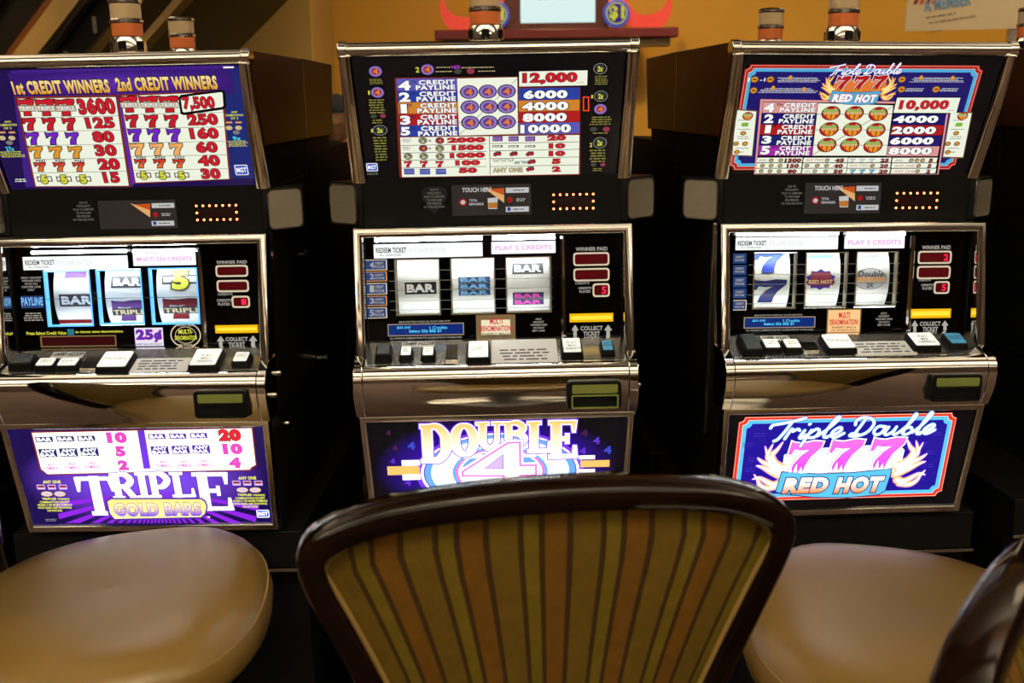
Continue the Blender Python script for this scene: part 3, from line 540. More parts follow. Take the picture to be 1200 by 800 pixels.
('e','or3',1735,-1093,1762,-1066,4),('e','or3',1766,-1094,1794,-1067,4),('e','or3',1798,-1094,1826,-1067,4),('e','or3',1829,-1095,1857,-1068,4),
('r','w',-2409,-2235,-2190,-2066,3,25),('r','lb',-2396,-2221,-2203,-2079,4,22),('t','MGT',-2383,-2193,-2216,-2107,'w',0,4,3,0,6),('m','gy',-2406,-2315,-2190,-2261,2,3),],
'TG_R':[
('n','rd2',-2447,-2294,2145,-159,90,1),('n','cr2',-2424,-2277,2123,-175,90,2),('n','rd2',-2417,-2269,2116,-180,90,3),('n','cr2',-2371,-2218,2068,-226,85,4),
('n','sk',-2364,-2211,2061,-232,85,5),('n','nv2',-2301,-2147,1993,-294,80,6),('p','pk',[(-2056,-829),(1671,-892),(1846,-2398),(-1927,-2382)],7,0,0),
('p','k',[(-2006,-872),(1634,-929),(1817,-2391),(-1895,-2376)],8,0,0),('p','pk',[(-1998,-885),(-934,-896),(-916,-1106),(-1981,-1100)],9,0,0),
('p','nv2',[(-1980,-1110),(-914,-1121),(-897,-1334),(-1963,-1328)],9,0,0),('p','rd2',[(-1962,-1334),(-895,-1347),(-878,-1554),(-1946,-1546)],9,0,0),
('p','nv3',[(-1945,-1556),(-876,-1570),(-860,-1766),(-1929,-1757)],9,0,0),('p','mg2',[(-1928,-1767),(-857,-1782),(-841,-1987),(-1912,-1978)],9,0,0),
('t','4',-1965,-1087,-1757,-909,'w','k',5,2,0,11),('t','2',-1921,-1306,-1734,-1128,'w','k',5,2,0,11),('t','1',-1869,-1514,-1752,-1347,'w','k',5,2,0,11),
('t','3',-1894,-1732,-1704,-1566,'w','k',5,2,0,11),('t','5',-1879,-1958,-1697,-1777,'w','k',5,2,0,11),('t','TH',-1733,-965,-1609,-912,'k',0,3,3,0,10),
('t','TH',-1677,-1824,-1566,-1778,'k',0,3,3,0,10),('t','ST',-1745,-1389,-1650,-1344,'k',0,3,3,0,10),('t','CREDIT',-1580,-987,-957,-899,'w','k',4,3.5,0,11),
('t','PAYLINE',-1647,-1084,-956,-996,'w','k',4,3.5,0,11),('t','CREDIT',-1561,-1213,-942,-1125,'w','k',4,3.5,0,11),('t','PAYLINE',-1627,-1312,-941,-1223,'w','k',4,3.5,0,11),
('t','CREDIT',-1546,-1431,-930,-1341,'w','k',4,3.5,0,11),('t','PAYLINE',-1613,-1531,-929,-1441,'w','k',4,3.5,0,11),('t','CREDIT',-1521,-1658,-907,-1567,'w','k',4,3.5,0,11),
('t','PAYLINE',-1588,-1758,-906,-1667,'w','k',4,3.5,0,11),('t','CREDIT',-1513,-1873,-896,-1782,'w','k',4,3.5,0,11),('t','PAYLINE',-1581,-1976,-895,-1883,'w','k',4,3.5,0,11),
('p','cr',[(-923,-907),(560,-949),(664,-1988),(-826,-1984)],9,0,0),('p','gy2',[(-899,-1121),(593,-1120),(595,-1130),(-897,-1131)],10,0,0),
('p','gy2',[(-872,-1441),(634,-1442),(636,-1451),(-870,-1451)],10,0,0),('p','gy2',[(-846,-1759),(674,-1762),(676,-1772),(-844,-1769)],10,0,0),
('p','gy2',[(-921,-920),(-913,-927),(674,-1975),(666,-1968)],10,0,0),('p','gy2',[(-824,-1963),(-815,-1971),(565,-969),(557,-962)],10,0,0),('e','k',-823,-1251,-446,-960,11),
('e','rd2',-810,-1241,-459,-971,12),('p','gn2',[(-790,-1083),(-785,-1019),(-698,-983),(-623,-982),(-521,-1018),(-488,-1083)],13,0,0),('r','rd2',-723,-1026,-591,-975,14,0),
('p','go',[(-799,-1083),(-479,-1083),(-509,-1163),(-570,-1230),(-646,-1230),(-736,-1163)],13,0,0),('r','tn',-786,-1120,-484,-1088,14,0),('r','rd2',-731,-1178,-708,-1123,14,0),
('r','rd2',-632,-1222,-609,-1123,14,0),('r','rd2',-542,-1178,-519,-1122,14,0),('e','k',-794,-1583,-412,-1286,11),('e','rd2',-780,-1573,-426,-1297,12),
('p','gn2',[(-760,-1412),(-755,-1345),(-668,-1309),(-592,-1309),(-489,-1345),(-455,-1412)],13,0,0),('r','rd2',-692,-1353,-559,-1301,14,0),
('p','go',[(-770,-1412),(-446,-1412),(-476,-1493),(-538,-1561),(-615,-1561),(-705,-1493)],13,0,0),('r','tn',-756,-1450,-451,-1416,14,0),('r','rd2',-700,-1508,-678,-1452,14,0),
('r','rd2',-600,-1553,-577,-1452,14,0),('r','rd2',-510,-1508,-487,-1452,14,0),('e','k',-775,-1912,-390,-1609,11),('e','rd2',-762,-1901,-404,-1620,12),
('p','gn2',[(-741,-1737),(-736,-1669),(-648,-1631),(-571,-1631),(-467,-1669),(-434,-1737)],13,0,0),('r','rd2',-673,-1677,-539,-1624,14,0),
('p','go',[(-751,-1737),(-424,-1737),(-455,-1821),(-517,-1888),(-595,-1888),(-686,-1820)],13,0,0),('r','tn',-737,-1775,-429,-1742,14,0),('r','rd2',-681,-1835,-658,-1778,14,0),
('r','rd2',-580,-1881,-557,-1778,14,0),('r','rd2',-488,-1835,-465,-1778,14,0),('e','k',-364,-1251,15,-960,11),('e','rd2',-350,-1241,2,-970,12),
('p','gn2',[(-331,-1083),(-326,-1018),(-240,-982),(-164,-982),(-62,-1018),(-28,-1083)],13,0,0),('r','rd2',-264,-1025,-132,-975,14,0),
('p','go',[(-340,-1083),(-18,-1083),(-47,-1163),(-108,-1230),(-184,-1230),(-275,-1163)],13,0,0),('r','tn',-326,-1119,-23,-1087,14,0),('r','rd2',-270,-1178,-248,-1122,14,0),
('r','rd2',-171,-1222,-148,-1122,14,0),('r','rd2',-81,-1178,-58,-1122,14,0),('e','k',-333,-1583,50,-1286,11),('e','rd2',-320,-1574,36,-1297,12),
('p','gn2',[(-300,-1412),(-295,-1346),(-208,-1309),(-132,-1309),(-28,-1346),(6,-1412)],13,0,0),('r','rd2',-232,-1353,-99,-1301,14,0),
('p','go',[(-309,-1412),(16,-1412),(-13,-1494),(-75,-1561),(-152,-1561),(-243,-1493)],13,0,0),('r','tn',-295,-1450,11,-1416,14,0),('r','rd2',-239,-1509,-216,-1452,14,0),
('r','rd2',-138,-1554,-115,-1452,14,0),('r','rd2',-47,-1509,-24,-1452,14,0),('e','k',-316,-1913,70,-1610,11),('e','rd2',-303,-1902,56,-1620,12),
('p','gn2',[(-283,-1738),(-278,-1669),(-190,-1632),(-114,-1632),(-9,-1670),(26,-1738)],13,0,0),('r','rd2',-215,-1677,-80,-1624,14,0),
('p','go',[(-292,-1738),(36,-1738),(6,-1821),(-56,-1889),(-134,-1889),(-226,-1821)],13,0,0),('r','tn',-278,-1776,31,-1743,14,0),('r','rd2',-221,-1836,-198,-1779,14,0),
('r','rd2',-120,-1882,-96,-1779,14,0),('r','rd2',-28,-1836,-5,-1779,14,0),('e','k',111,-1268,491,-976,11),('e','rd2',124,-1257,478,-986,12),
('p','gn2',[(143,-1099),(147,-1033),(233,-997),(309,-997),(413,-1033),(448,-1099)],13,0,0),('r','rd2',209,-1040,342,-989,14,0),
('p','go',[(134,-1099),(457,-1099),(429,-1179),(369,-1245),(292,-1245),(200,-1180)],13,0,0),('r','tn',148,-1136,453,-1104,14,0),('r','rd2',205,-1195,228,-1139,14,0),
('r','rd2',305,-1239,328,-1139,14,0),('r','rd2',395,-1195,418,-1138,14,0),('e','k',140,-1601,524,-1303,11),('e','rd2',153,-1590,510,-1314,12),
('p','gn2',[(173,-1429),(176,-1363),(263,-1325),(340,-1325),(445,-1363),(480,-1429)],13,0,0),('r','rd2',239,-1369,373,-1318,14,0),
('p','go',[(163,-1429),(490,-1429),(461,-1511),(400,-1578),(323,-1578),(230,-1511)],13,0,0),('r','tn',178,-1466,485,-1434,14,0),('r','rd2',235,-1526,258,-1469,14,0),
('r','rd2',336,-1571,359,-1469,14,0),('r','rd2',427,-1526,450,-1469,14,0),('e','k',157,-1931,545,-1627,11),('e','rd2',171,-1920,532,-1638,12),
('p','gn2',[(191,-1755),(194,-1687),(282,-1650),(359,-1650),(465,-1688),(501,-1756)],13,0,0),('r','rd2',258,-1695,393,-1642,14,0),
('p','go',[(181,-1755),(511,-1756),(482,-1839),(421,-1908),(343,-1908),(249,-1839)],13,0,0),('r','tn',196,-1793,506,-1760,14,0),('r','rd2',253,-1854,277,-1796,14,0),
('r','rd2',356,-1900,379,-1796,14,0),('r','rd2',448,-1855,471,-1796,14,0),('r','k',575,-1120,1868,-773,9,0),('r','cr',597,-1098,1849,-792,10,0),
('t','10,000',680,-1057,1656,-842,'rd','k',5,3,0,11),('m','gy',1668,-1063,1796,-1040,1,11),('p','nv2',[(618,-1127),(1661,-1126),(1675,-1342),(631,-1342)],9,0,0),
('t','4000',629,-1303,1525,-1153,'w','k',6,4,0,11),('p','rd2',[(632,-1351),(1676,-1352),(1690,-1560),(645,-1559)],9,0,0),('t','2000',653,-1534,1539,-1380,'w','k',6,4,0,11),
('p','nv2',[(645,-1569),(1691,-1570),(1705,-1784),(659,-1782)],9,0,0),('t','6000',675,-1753,1550,-1598,'w','k',6,4,0,11),
('p','pk',[(659,-1792),(1706,-1793),(1720,-2000),(672,-1998)],9,0,0),('t','8000',695,-1969,1576,-1813,'w','k',6,4,0,11),('r','cr',-1914,-2125,-1011,-2025,10,0),
('r','cr',-1907,-2243,-1001,-2142,10,0),('r','cr',-1900,-2361,-991,-2259,10,0),('r','cr',-988,-2128,-98,-2028,10,0),('r','cr',-978,-2246,-85,-2145,10,0),
('r','cr',-968,-2364,-72,-2262,10,0),('r','cr',-85,-2131,788,-2031,10,0),('r','cr',-72,-2250,804,-2148,10,0),('r','cr',-59,-2369,820,-2266,10,0),
('r','cr',814,-2134,1727,-2034,10,0),('r','cr',830,-2252,1746,-2151,10,0),('r','cr',847,-2373,1765,-2270,10,0),('t','1500',-1361,-2123,-1032,-2042,'rd3','k',6,2,0,12),
('t','150',-1300,-2240,-1058,-2160,'rd3','k',6,2,0,12),('t','80',-1262,-2358,-1084,-2277,'rd3','k',6,2,0,12),('t','45',-353,-2125,-165,-2045,'rd3','k',6,2,0,12),
('t','40',-354,-2244,-165,-2163,'rd3','k',6,2,0,12),('t','50',-329,-2362,-146,-2281,'rd3','k',6,2,0,12),('t','25',574,-2129,744,-2048,'rd3','k',6,2,0,12),
('t','20',593,-2248,757,-2167,'rd3','k',6,2,0,12),('t','20',598,-2367,776,-2285,'rd3','k',6,2,0,12),('t','5',1564,-2132,1646,-2051,'rd3','k',6,2,0,12),
('t','5',1569,-2251,1645,-2169,'rd3','k',6,2,0,12),('t','2',1572,-2370,1654,-2288,'rd3','k',6,2,0,12),('e','br',-1683,-2118,-1586,-2038,11),('e','tn',-1663,-2098,-1606,-2058,12),
('e','br',-1490,-2119,-1393,-2039,11),('e','tn',-1471,-2098,-1413,-2058,12),('e','br',-1839,-2235,-1743,-2154,11),('e','tn',-1820,-2214,-1762,-2174,12),
('e','br',-1665,-2235,-1569,-2155,11),('e','tn',-1646,-2215,-1588,-2174,12),('e','br',-1485,-2236,-1388,-2156,11),('e','tn',-1466,-2215,-1407,-2175,12),
('e','br',-1845,-2352,-1748,-2271,11),('e','tn',-1825,-2333,-1767,-2292,12),('e','br',-1667,-2353,-1570,-2272,11),('e','tn',-1648,-2333,-1590,-2293,12),
('e','br',-1483,-2354,-1386,-2273,11),('e','tn',-1464,-2334,-1405,-2293,12),('e','gy',-558,-2122,-461,-2041,11),('e','tn',-538,-2101,-480,-2061,12),
('e','br',-945,-2238,-848,-2157,11),('e','tn',-926,-2217,-868,-2177,12),('e','br',-735,-2239,-637,-2158,11),('e','tn',-715,-2218,-657,-2178,12),('e','br',-546,-2239,-449,-2159,11),
('e','tn',-527,-2219,-468,-2178,12),('e','gy',-760,-2357,-662,-2275,11),('e','tn',-740,-2336,-682,-2295,12),('e','gy',-541,-2358,-444,-2276,11),('e','tn',-522,-2337,-463,-2296,12),
('e','br',386,-2243,484,-2162,11),('e','tn',405,-2223,464,-2182,12),('e','br',1153,-2127,1251,-2046,11),('e','tn',1172,-2107,1231,-2067,12),('e','br',1267,-2127,1366,-2046,11),
('e','tn',1287,-2107,1346,-2067,12),('e','br',1382,-2128,1481,-2047,11),('e','tn',1402,-2108,1461,-2067,12),('e','br',1331,-2247,1430,-2165,11),('e','tn',1351,-2226,1410,-2185,12),
('e','br',1339,-2366,1438,-2284,11),('e','tn',1359,-2345,1418,-2304,12),('t','ANY TWO',-937,-2104,-581,-2050,'pe2',0,1,3,0,11),('t','ANY TWO',-30,-2222,362,-2174,'pe2',0,1,3,0,11),
('t','ANY ONE',888,-2232,1299,-2184,'pe2',0,1,3,0,11),('t','ANY ONE',917,-2351,1330,-2303,'pe2',0,1,3,0,11),('7','sk',8,-2364,112,-2283,'k',5,11),
('7','gy3',-44,-2127,60,-2050,'k',3,11),('7','sk',204,-2365,309,-2283,'k',5,11),('7','gy3',151,-2127,255,-2050,'k',3,11),('7','sk',401,-2366,506,-2284,'k',5,11),
('7','gy3',346,-2128,451,-2051,'k',3,11),('m','gy',-1884,-2108,-1714,-2054,2,11),('m','gy',-922,-2342,-792,-2292,2,11),('m','gy',859,-2117,1039,-2063,2,11),
('p','br',[(-2519,-1023),(-2080,-1053),(-2022,-2003),(-2439,-1986)],9,0,0),('p','cr',[(-2502,-1046),(-2097,-1075),(-2039,-1979),(-2423,-1962)],10,0,0),
('e','k',-2356,-1245,-2144,-1081,11),('e','rd2',-2348,-1240,-2152,-1087,12),('p','gn2',[(-2337,-1152),(-2332,-1115),(-2283,-1094),(-2240,-1094),(-2184,-1115),(-2167,-1151)],13,0,0),
('r','rd2',-2297,-1118,-2223,-1090,14,0),('p','go',[(-2342,-1152),(-2162,-1151),(-2181,-1197),(-2217,-1234),(-2260,-1234),(-2308,-1197)],13,0,0),
('r','tn',-2335,-1171,-2165,-1154,14,0),('r','rd2',-2305,-1204,-2293,-1173,14,0),('r','rd2',-2250,-1229,-2238,-1173,14,0),('r','rd2',-2199,-1204,-2187,-1173,14,0),
('r','gn3',-2342,-1376,-2211,-1299,11,8),('e','br',-2341,-1559,-2227,-1469,11),('e','go',-2319,-1539,-2249,-1488,12),('e','br',-2447,-1776,-2334,-1685,11),
('e','go',-2425,-1756,-2356,-1704,12),('e','br',-2270,-1777,-2156,-1685,11),('e','go',-2248,-1757,-2178,-1704,12),('e','br',-2405,-1951,-2291,-1858,11),
('e','go',-2383,-1930,-2313,-1877,12),('m','gy2',-2291,-1920,-2196,-1888,1,11),('m','gy2',-2425,-1261,-2160,-1236,1,11),('m','gy2',-2414,-1447,-2148,-1421,1,11),
('m','gy2',-2405,-1598,-2138,-1572,1,11),('m','gy2',-2403,-1640,-2135,-1614,1,11),('m','gy2',-2391,-1835,-2122,-1809,1,11),
('p','br',[(1723,-1075),(2177,-1081),(2261,-2049),(1819,-2038)],9,0,0),('p','cr',[(1740,-1099),(2159,-1105),(2243,-2024),(1837,-2013)],10,0,0),('e','k',1886,-1244,2104,-1078,11),
('e','rd2',1893,-1239,2097,-1084,12),('p','gn2',[(1904,-1149),(1904,-1112),(1953,-1090),(1996,-1090),(2057,-1112),(2079,-1149)],13,0,0),('r','rd2',1939,-1115,2016,-1086,14,0),
('p','go',[(1899,-1149),(2084,-1149),(2070,-1195),(2037,-1233),(1994,-1233),(1939,-1195)],13,0,0),('r','tn',1907,-1169,2082,-1152,14,0),('r','rd2',1941,-1203,1954,-1171,14,0),
('r','rd2',2000,-1228,2013,-1171,14,0),('r','rd2',2051,-1203,2064,-1171,14,0),('r','gn3',1902,-1377,2038,-1300,11,8),('e','br',1906,-1563,2023,-1472,11),
('e','go',1928,-1543,2000,-1492,12),('e','br',1798,-1785,1916,-1692,11),('e','go',1821,-1764,1893,-1711,12),('e','br',1981,-1785,2099,-1692,11),('e','go',2004,-1765,2076,-1711,12),
('e','br',1843,-1961,1962,-1868,11),('e','go',1866,-1941,1939,-1887,12),('m','gy2',1962,-1931,2060,-1898,1,11),('m','gy2',1815,-1261,2089,-1236,1,11),
('m','gy2',1828,-1449,2104,-1423,1,11),('m','gy2',1840,-1603,2116,-1577,1,11),('m','gy2',1843,-1646,2120,-1620,1,11),('m','gy2',1857,-1844,2136,-1818,1,11),
('e','br',-2308,-510,-2156,-377,8),('e','go',-2290,-492,-2174,-396,9),('e','ru',-2269,-462,-2195,-426,10),('e','br',-2009,-510,-1856,-376,8),('e','go',-1991,-491,-1875,-395,9),
('e','ru',-1970,-461,-1896,-425,10),('e','br',-2295,-724,-2141,-590,8),('e','go',-2276,-706,-2159,-608,9),('e','ru',-2255,-675,-2181,-639,10),('e','br',526,-502,682,-367,8),
('e','go',545,-484,663,-386,9),('e','ru',566,-452,641,-416,10),('e','br',565,-696,722,-560,8),('e','go',584,-678,703,-578,9),('e','ru',606,-647,681,-610,10),
('e','br',1244,-694,1401,-559,8),('e','go',1262,-676,1382,-576,9),('e','ru',1284,-645,1360,-608,10),('t','1',-2359,-484,-2329,-414,'w',0,2,3,0,9),
('t','-1',-2131,-483,-2030,-413,'w',0,2,3,0,9),('m','lw',-1824,-502,-949,-399,4,8),('m','lw',-2125,-710,-968,-606,4,8),('m','lw',709,-493,1859,-390,4,8),
('m','lw',718,-674,1095,-600,3,8),('m','lw',1401,-672,1773,-598,3,8),('e','go',-1594,-447,-1520,-362,9),('e','go',-1889,-647,-1815,-561,9),('e','go',-1289,-676,-1215,-590,9),
('e','go',931,-440,1006,-354,9),('e','go',1549,-443,1624,-358,9),('logo',-940,-941,550,-123),],
'BG_L':[
('g','vc','ve',-2524,-2274,2430,-117,0.5,1.3),('p','vi3',[(217,-1480),(2225,-1839),(2189,-1972)],3,0,0),('p','vi3',[(217,-1480),(2146,-2108),(2097,-2238)],3,0,0),  # centre-bright gradient: the backlight hot spot painted into the print
('p','vi3',[(217,-1480),(1827,-2256),(1575,-2253)],3,0,0),('p','vi3',[(217,-1480),(1373,-2250),(1216,-2249)],3,0,0),('p','vi3',[(217,-1480),(1082,-2247),(972,-2246)],3,0,0),
('p','vi3',[(217,-1480),(875,-2245),(792,-2244)],3,0,0),('p','vi3',[(217,-1480),(716,-2243),(650,-2242)],3,0,0),('p','vi3',[(217,-1480),(588,-2241),(533,-2241)],3,0,0),
('p','vi3',[(217,-1480),(480,-2240),(432,-2239)],3,0,0),('p','vi3',[(217,-1480),(385,-2239),(342,-2238)],3,0,0),('p','vi3',[(217,-1480),(299,-2238),(259,-2237)],3,0,0),
('p','vi3',[(217,-1480),(219,-2237),(181,-2236)],3,0,0),('p','vi3',[(217,-1480),(142,-2236),(105,-2236)],3,0,0),('p','vi3',[(217,-1480),(67,-2235),(29,-2235)],3,0,0),
('p','vi3',[(217,-1480),(-10,-2234),(-48,-2234)],3,0,0),('p','vi3',[(217,-1480),(-89,-2233),(-130,-2233)],3,0,0),('p','vi3',[(217,-1480),(-174,-2232),(-218,-2232)],3,0,0),
('p','vi3',[(217,-1480),(-266,-2231),(-316,-2231)],3,0,0),('p','vi3',[(217,-1480),(-371,-2230),(-429,-2229)],3,0,0),('p','vi3',[(217,-1480),(-494,-2229),(-564,-2228)],3,0,0),
('p','vi3',[(217,-1480),(-645,-2227),(-734,-2226)],3,0,0),('p','vi3',[(217,-1480),(-839,-2225),(-959,-2223)],3,0,0),('p','vi3',[(217,-1480),(-1108,-2221),(-1284,-2219)],3,0,0),
('p','vi3',[(217,-1480),(-1515,-2217),(-1810,-2213)],3,0,0),('p','vi3',[(217,-1480),(-1913,-2121),(-1916,-1989)],3,0,0),('p','vi3',[(217,-1480),(-1912,-1852),(-1901,-1718)],3,0,0),
('p','ru',[(-2084,-99),(2316,-68),(2286,-930),(2187,-986),(2151,-1037),(-1958,-1087),(-2002,-1035),(-2078,-965)],3,0,0),
('p','cr3',[(-2061,-129),(2284,-87),(2266,-902),(2170,-955),(2133,-1009),(-1940,-1060),(-1982,-1011),(-2043,-942)],4,0,0),
('p','pu/vi2',[(30,-109),(173,-104),(157,-960),(15,-965)],5,0,0),('r','gy',-2035,-412,31,-402,5,0),('r','gy',-2043,-739,21,-729,5,0),('r','gy',156,-382,2281,-372,5,0),
('r','gy',175,-684,2262,-674,5,0),('r','nv',-2025,-335,-1674,-215,6,0),('t','BAR',-2001,-315,-1698,-235,'w',0,5,3,0,7),('r','nv',-1600,-327,-1250,-208,6,0),
('t','BAR',-1577,-307,-1274,-228,'w',0,5,3,0,7),('r','nv',-1183,-323,-833,-204,6,0),('t','BAR',-1159,-303,-857,-223,'w',0,5,3,0,7),('r','nv',-2014,-675,-1655,-487,6,0),
('t','ANY',-1975,-574,-1676,-503,'w',0,5,3,0,7),('t','BAR',-1998,-658,-1687,-587,'w',0,5,3,0,7),('r','nv',-1598,-667,-1240,-479,6,0),('t','ANY',-1560,-566,-1262,-496,'w',0,5,3,0,7),
('t','BAR',-1583,-650,-1272,-580,'w',0,5,3,0,7),('r','nv',-1178,-659,-820,-471,6,0),('t','ANY',-1140,-558,-842,-488,'w',0,5,3,0,7),('t','BAR',-1162,-643,-852,-572,'w',0,5,3,0,7),
('r','pu3',229,-302,566,-183,6,0),('t','BAR',253,-282,542,-203,'w',0,5,3,0,7),('r','pu3',644,-298,980,-179,6,0),('t','BAR',668,-278,956,-199,'w',0,5,3,0,7),
('r','pu3',1058,-294,1394,-175,6,0),('t','BAR',1082,-274,1370,-195,'w',0,5,3,0,7),('r','pu3',233,-644,583,-456,6,0),('t','ANY',269,-543,560,-473,'w',0,5,3,0,7),
('t','BAR',250,-627,553,-557,'w',0,5,3,0,7),('r','pu3',650,-639,999,-452,6,0),('t','ANY',686,-539,976,-469,'w',0,5,3,0,7),('t','BAR',667,-623,970,-552,'w',0,5,3,0,7),
('r','pu3',1058,-631,1407,-444,6,0),('t','ANY',1094,-531,1383,-461,'w',0,5,3,0,7),('t','BAR',1075,-615,1378,-544,'w',0,5,3,0,7),('t','ANY',-1896,-880,-1746,-805,'mg3',0,3,3,0,6),
('t','SYMBOL',-1980,-965,-1679,-890,'mg3',0,3,3,0,6),('t','ANY',-1473,-872,-1323,-797,'mg3',0,3,3,0,6),('t','SYMBOL',-1556,-957,-1255,-882,'mg3',0,3,3,0,6),
('t','ANY',-1065,-860,-915,-785,'mg3',0,3,3,0,6),('t','SYMBOL',-1147,-945,-847,-870,'mg3',0,3,3,0,6),('t','ANY',366,-851,515,-776,'mg3',0,3,3,0,6),
('t','SYMBOL',287,-936,585,-861,'mg3',0,3,3,0,6),('t','ANY',784,-850,933,-775,'mg3',0,3,3,0,6),('t','SYMBOL',706,-935,1004,-860,'mg3',0,3,3,0,6),
('t','ANY',1188,-845,1337,-770,'mg3',0,3,3,0,6),('t','SYMBOL',1110,-930,1408,-855,'mg3',0,3,3,0,6),('t','10',-593,-375,-208,-136,'mg3','pu3',6,2,0,6),
('t','5',-476,-678,-291,-449,'mg3','pu3',6,2,0,6),('t','2',-480,-987,-285,-766,'mg3','pu3',6,2,0,6),('t','20',1625,-359,2051,-104,'rd','k',6,3.5,0,6),
('t','10',1666,-657,2044,-419,'mg3','pu3',6,2,0,6),('t','4',1748,-968,1971,-735,'mg3','pu3',6,2,0,6),('TRIPLE',-1424,-2062,1717,-1046),
('p','pu3',[(-877,-1692),(-779,-1623),(1092,-1645),(1165,-1723),(1183,-1857),(1122,-2033),(1022,-2131),(-798,-2162),(-885,-2011),(-878,-1833)],9,0,0),
('p','gl2/gl',[(-843,-1710),(-767,-1659),(1071,-1680),(1132,-1743),(1153,-1856),(1094,-2015),(1003,-2095),(-769,-2119),(-838,-1990),(-841,-1834)],10,0,0),
('t','GOLD BARS',-741,-2062,1036,-1750,'gl/vi2','pu3',5,3,0,12),('t','ANY ONE',-2074,-1278,-1711,-1205,'ye',0,3,3,0,6),('r','lp',-2217,-1414,-2053,-1303,4,5),
('r','ru',-2199,-1369,-2065,-1320,5,3),('r','lp',-1998,-1417,-1834,-1306,4,5),('r','ru',-1980,-1372,-1847,-1323,5,3),('r','lp',-1771,-1420,-1607,-1309,4,5),
('r','ru',-1753,-1374,-1619,-1326,5,3),('e','tn',-2165,-1579,-1933,-1461,4),('e','lp',-2122,-1551,-1976,-1489,5),('e','tn',-1900,-1583,-1669,-1464,4),
('e','lp',-1857,-1555,-1711,-1492,5),('t','TRIPLES',-2170,-1661,-1880,-1608,'ye',0,3,3,0,6),('t','WINNING',-1850,-1664,-1612,-1619,'ye',0,2,3,0,6),
('t','COMBINATION EXCEPT',-2231,-1736,-1620,-1687,'ye',0,2,3,0,6),('t','WHEN 3 OR MORE SYMBOLS',-2291,-1803,-1587,-1753,'ye',0,2,3,0,6),
('t','WITH BARS ARE SHOWING',-2299,-1870,-1607,-1820,'ye',0,2,3,0,6),('t','ON PAYLINE',-2119,-1937,-1813,-1888,'ye',0,2,3,0,6),('t','ANY ONE',1882,-1238,2241,-1166,'ye',0,3,3,0,6),
('r','lp',1749,-1372,1912,-1262,4,5),('r','ru',1766,-1328,1898,-1279,5,3),('r','lp',1966,-1375,2127,-1265,4,5),('r','ru',1982,-1330,2114,-1282,5,3),
('r','lp',2190,-1378,2352,-1268,4,5),('r','ru',2207,-1333,2339,-1285,5,3),('e','tn',1813,-1537,2042,-1419,4),('e','lp',1855,-1509,1999,-1447,5),('e','tn',2075,-1540,2303,-1422,4),
('e','lp',2117,-1512,2261,-1450,5),('t','TRIPLES',1816,-1617,2103,-1565,'ye',0,3,3,0,6),('t','WINNING',2132,-1621,2367,-1576,'ye',0,2,3,0,6),
('t','COMBINATION EXCEPT',1761,-1692,2365,-1643,'ye',0,2,3,0,6),('t','WHEN 3 OR MORE SYMBOLS',1707,-1758,2402,-1709,'ye',0,2,3,0,6),
('t','WITH BARS ARE SHOWING',1705,-1825,2388,-1776,'ye',0,2,3,0,6),('t','ON PAYLINE',1887,-1892,2190,-1842,'ye',0,2,3,0,6),('r','w',2148,-2131,2406,-1948,3,25),
('r','lb',2163,-2113,2391,-1965,4,22),('t','MGT',2179,-2085,2375,-1993,'w',0,4,3,0,6),('m','gy',-2227,-2175,-1965,-2103,2,3),('t','TM',1118,-2122,1185,-2086,'w',0,2,3,0,6),],
'BG_C':[
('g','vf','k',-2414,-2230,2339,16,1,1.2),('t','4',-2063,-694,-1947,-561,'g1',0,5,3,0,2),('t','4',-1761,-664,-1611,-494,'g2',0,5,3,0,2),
('t','4',-1864,-1484,-1729,-1327,'g3',0,5,3,0,2),('t','4',-2122,-970,-2022,-855,'g3',0,5,3,0,2),('t','4',1636,-459,1769,-308,'g1',0,5,3,0,2),
('t','4',1872,-636,2006,-484,'g3',0,5,3,0,2),('t','4',1607,-859,1741,-705,'g3',0,5,3,0,2),('t','4',2086,-862,2237,-689,'g2',0,5,3,0,2),
('t','4',-2167,-341,-2068,-228,'g1',0,5,3,0,2),('t','4',-1923,-1769,-1804,-1630,'g2',0,5,3,0,2),('DOUBLE4',),('ring',-1531,-2091,1612,-341),('r','w',-1895,-1026,-1521,-899,3,0),
('r','w',-1878,-1007,-1521,-919,4,0),('r','oh',-2185,-1228,-1547,-1032,3,0),('r','oh',-2169,-1208,-1547,-1052,4,0),('r','w',-1896,-1349,-1537,-1216,3,0),
('r','w',-1879,-1329,-1537,-1236,4,0),('r','w',1586,-972,1915,-884,4,0),('r','ho',1627,-1151,2205,-1000,4,0),('r','w',1615,-1277,1920,-1195,4,0),
('G','D',-1491,-954,-934,-121,'ow2','la2','vi2',9),('G','O',-898,-835,-390,-117,'ow2','la2','vi2',9),('G','U',-405,-705,94,-101,'ow2','la2','vi2',9),
('G','B',112,-623,594,-105,'ow2','la2','vi2',9),('G','L',594,-788,1052,-108,'ow2','la2','vi2',9),('G','E',1011,-925,1545,-101,'ow2','la2','vi2',9),('four',-719,-1711,765,-539),],
'BG_R':[
('n','rd2',-2304,-2049,2158,-110,110,1),('n','cr2',-2291,-2039,2146,-119,110,2),('n','rd4',-2285,-2030,2138,-127,110,3),('n','cr2',-2223,-1971,2077,-180,108,4),
('n','sk',-2215,-1963,2068,-188,108,5),('n','vb',-2132,-1885,1983,-263,100,6),('m','vb2',-1995,-567,-1751,-451,2,7),('m','vb2',-2178,-793,-1935,-677,2,7),
('m','vb2',-2039,-1129,-1793,-1011,2,7),('m','vb2',-2101,-1364,-1855,-1245,2,7),('m','vb2',1402,-869,1653,-751,2,7),('m','vb2',1616,-1072,1869,-953,2,7),
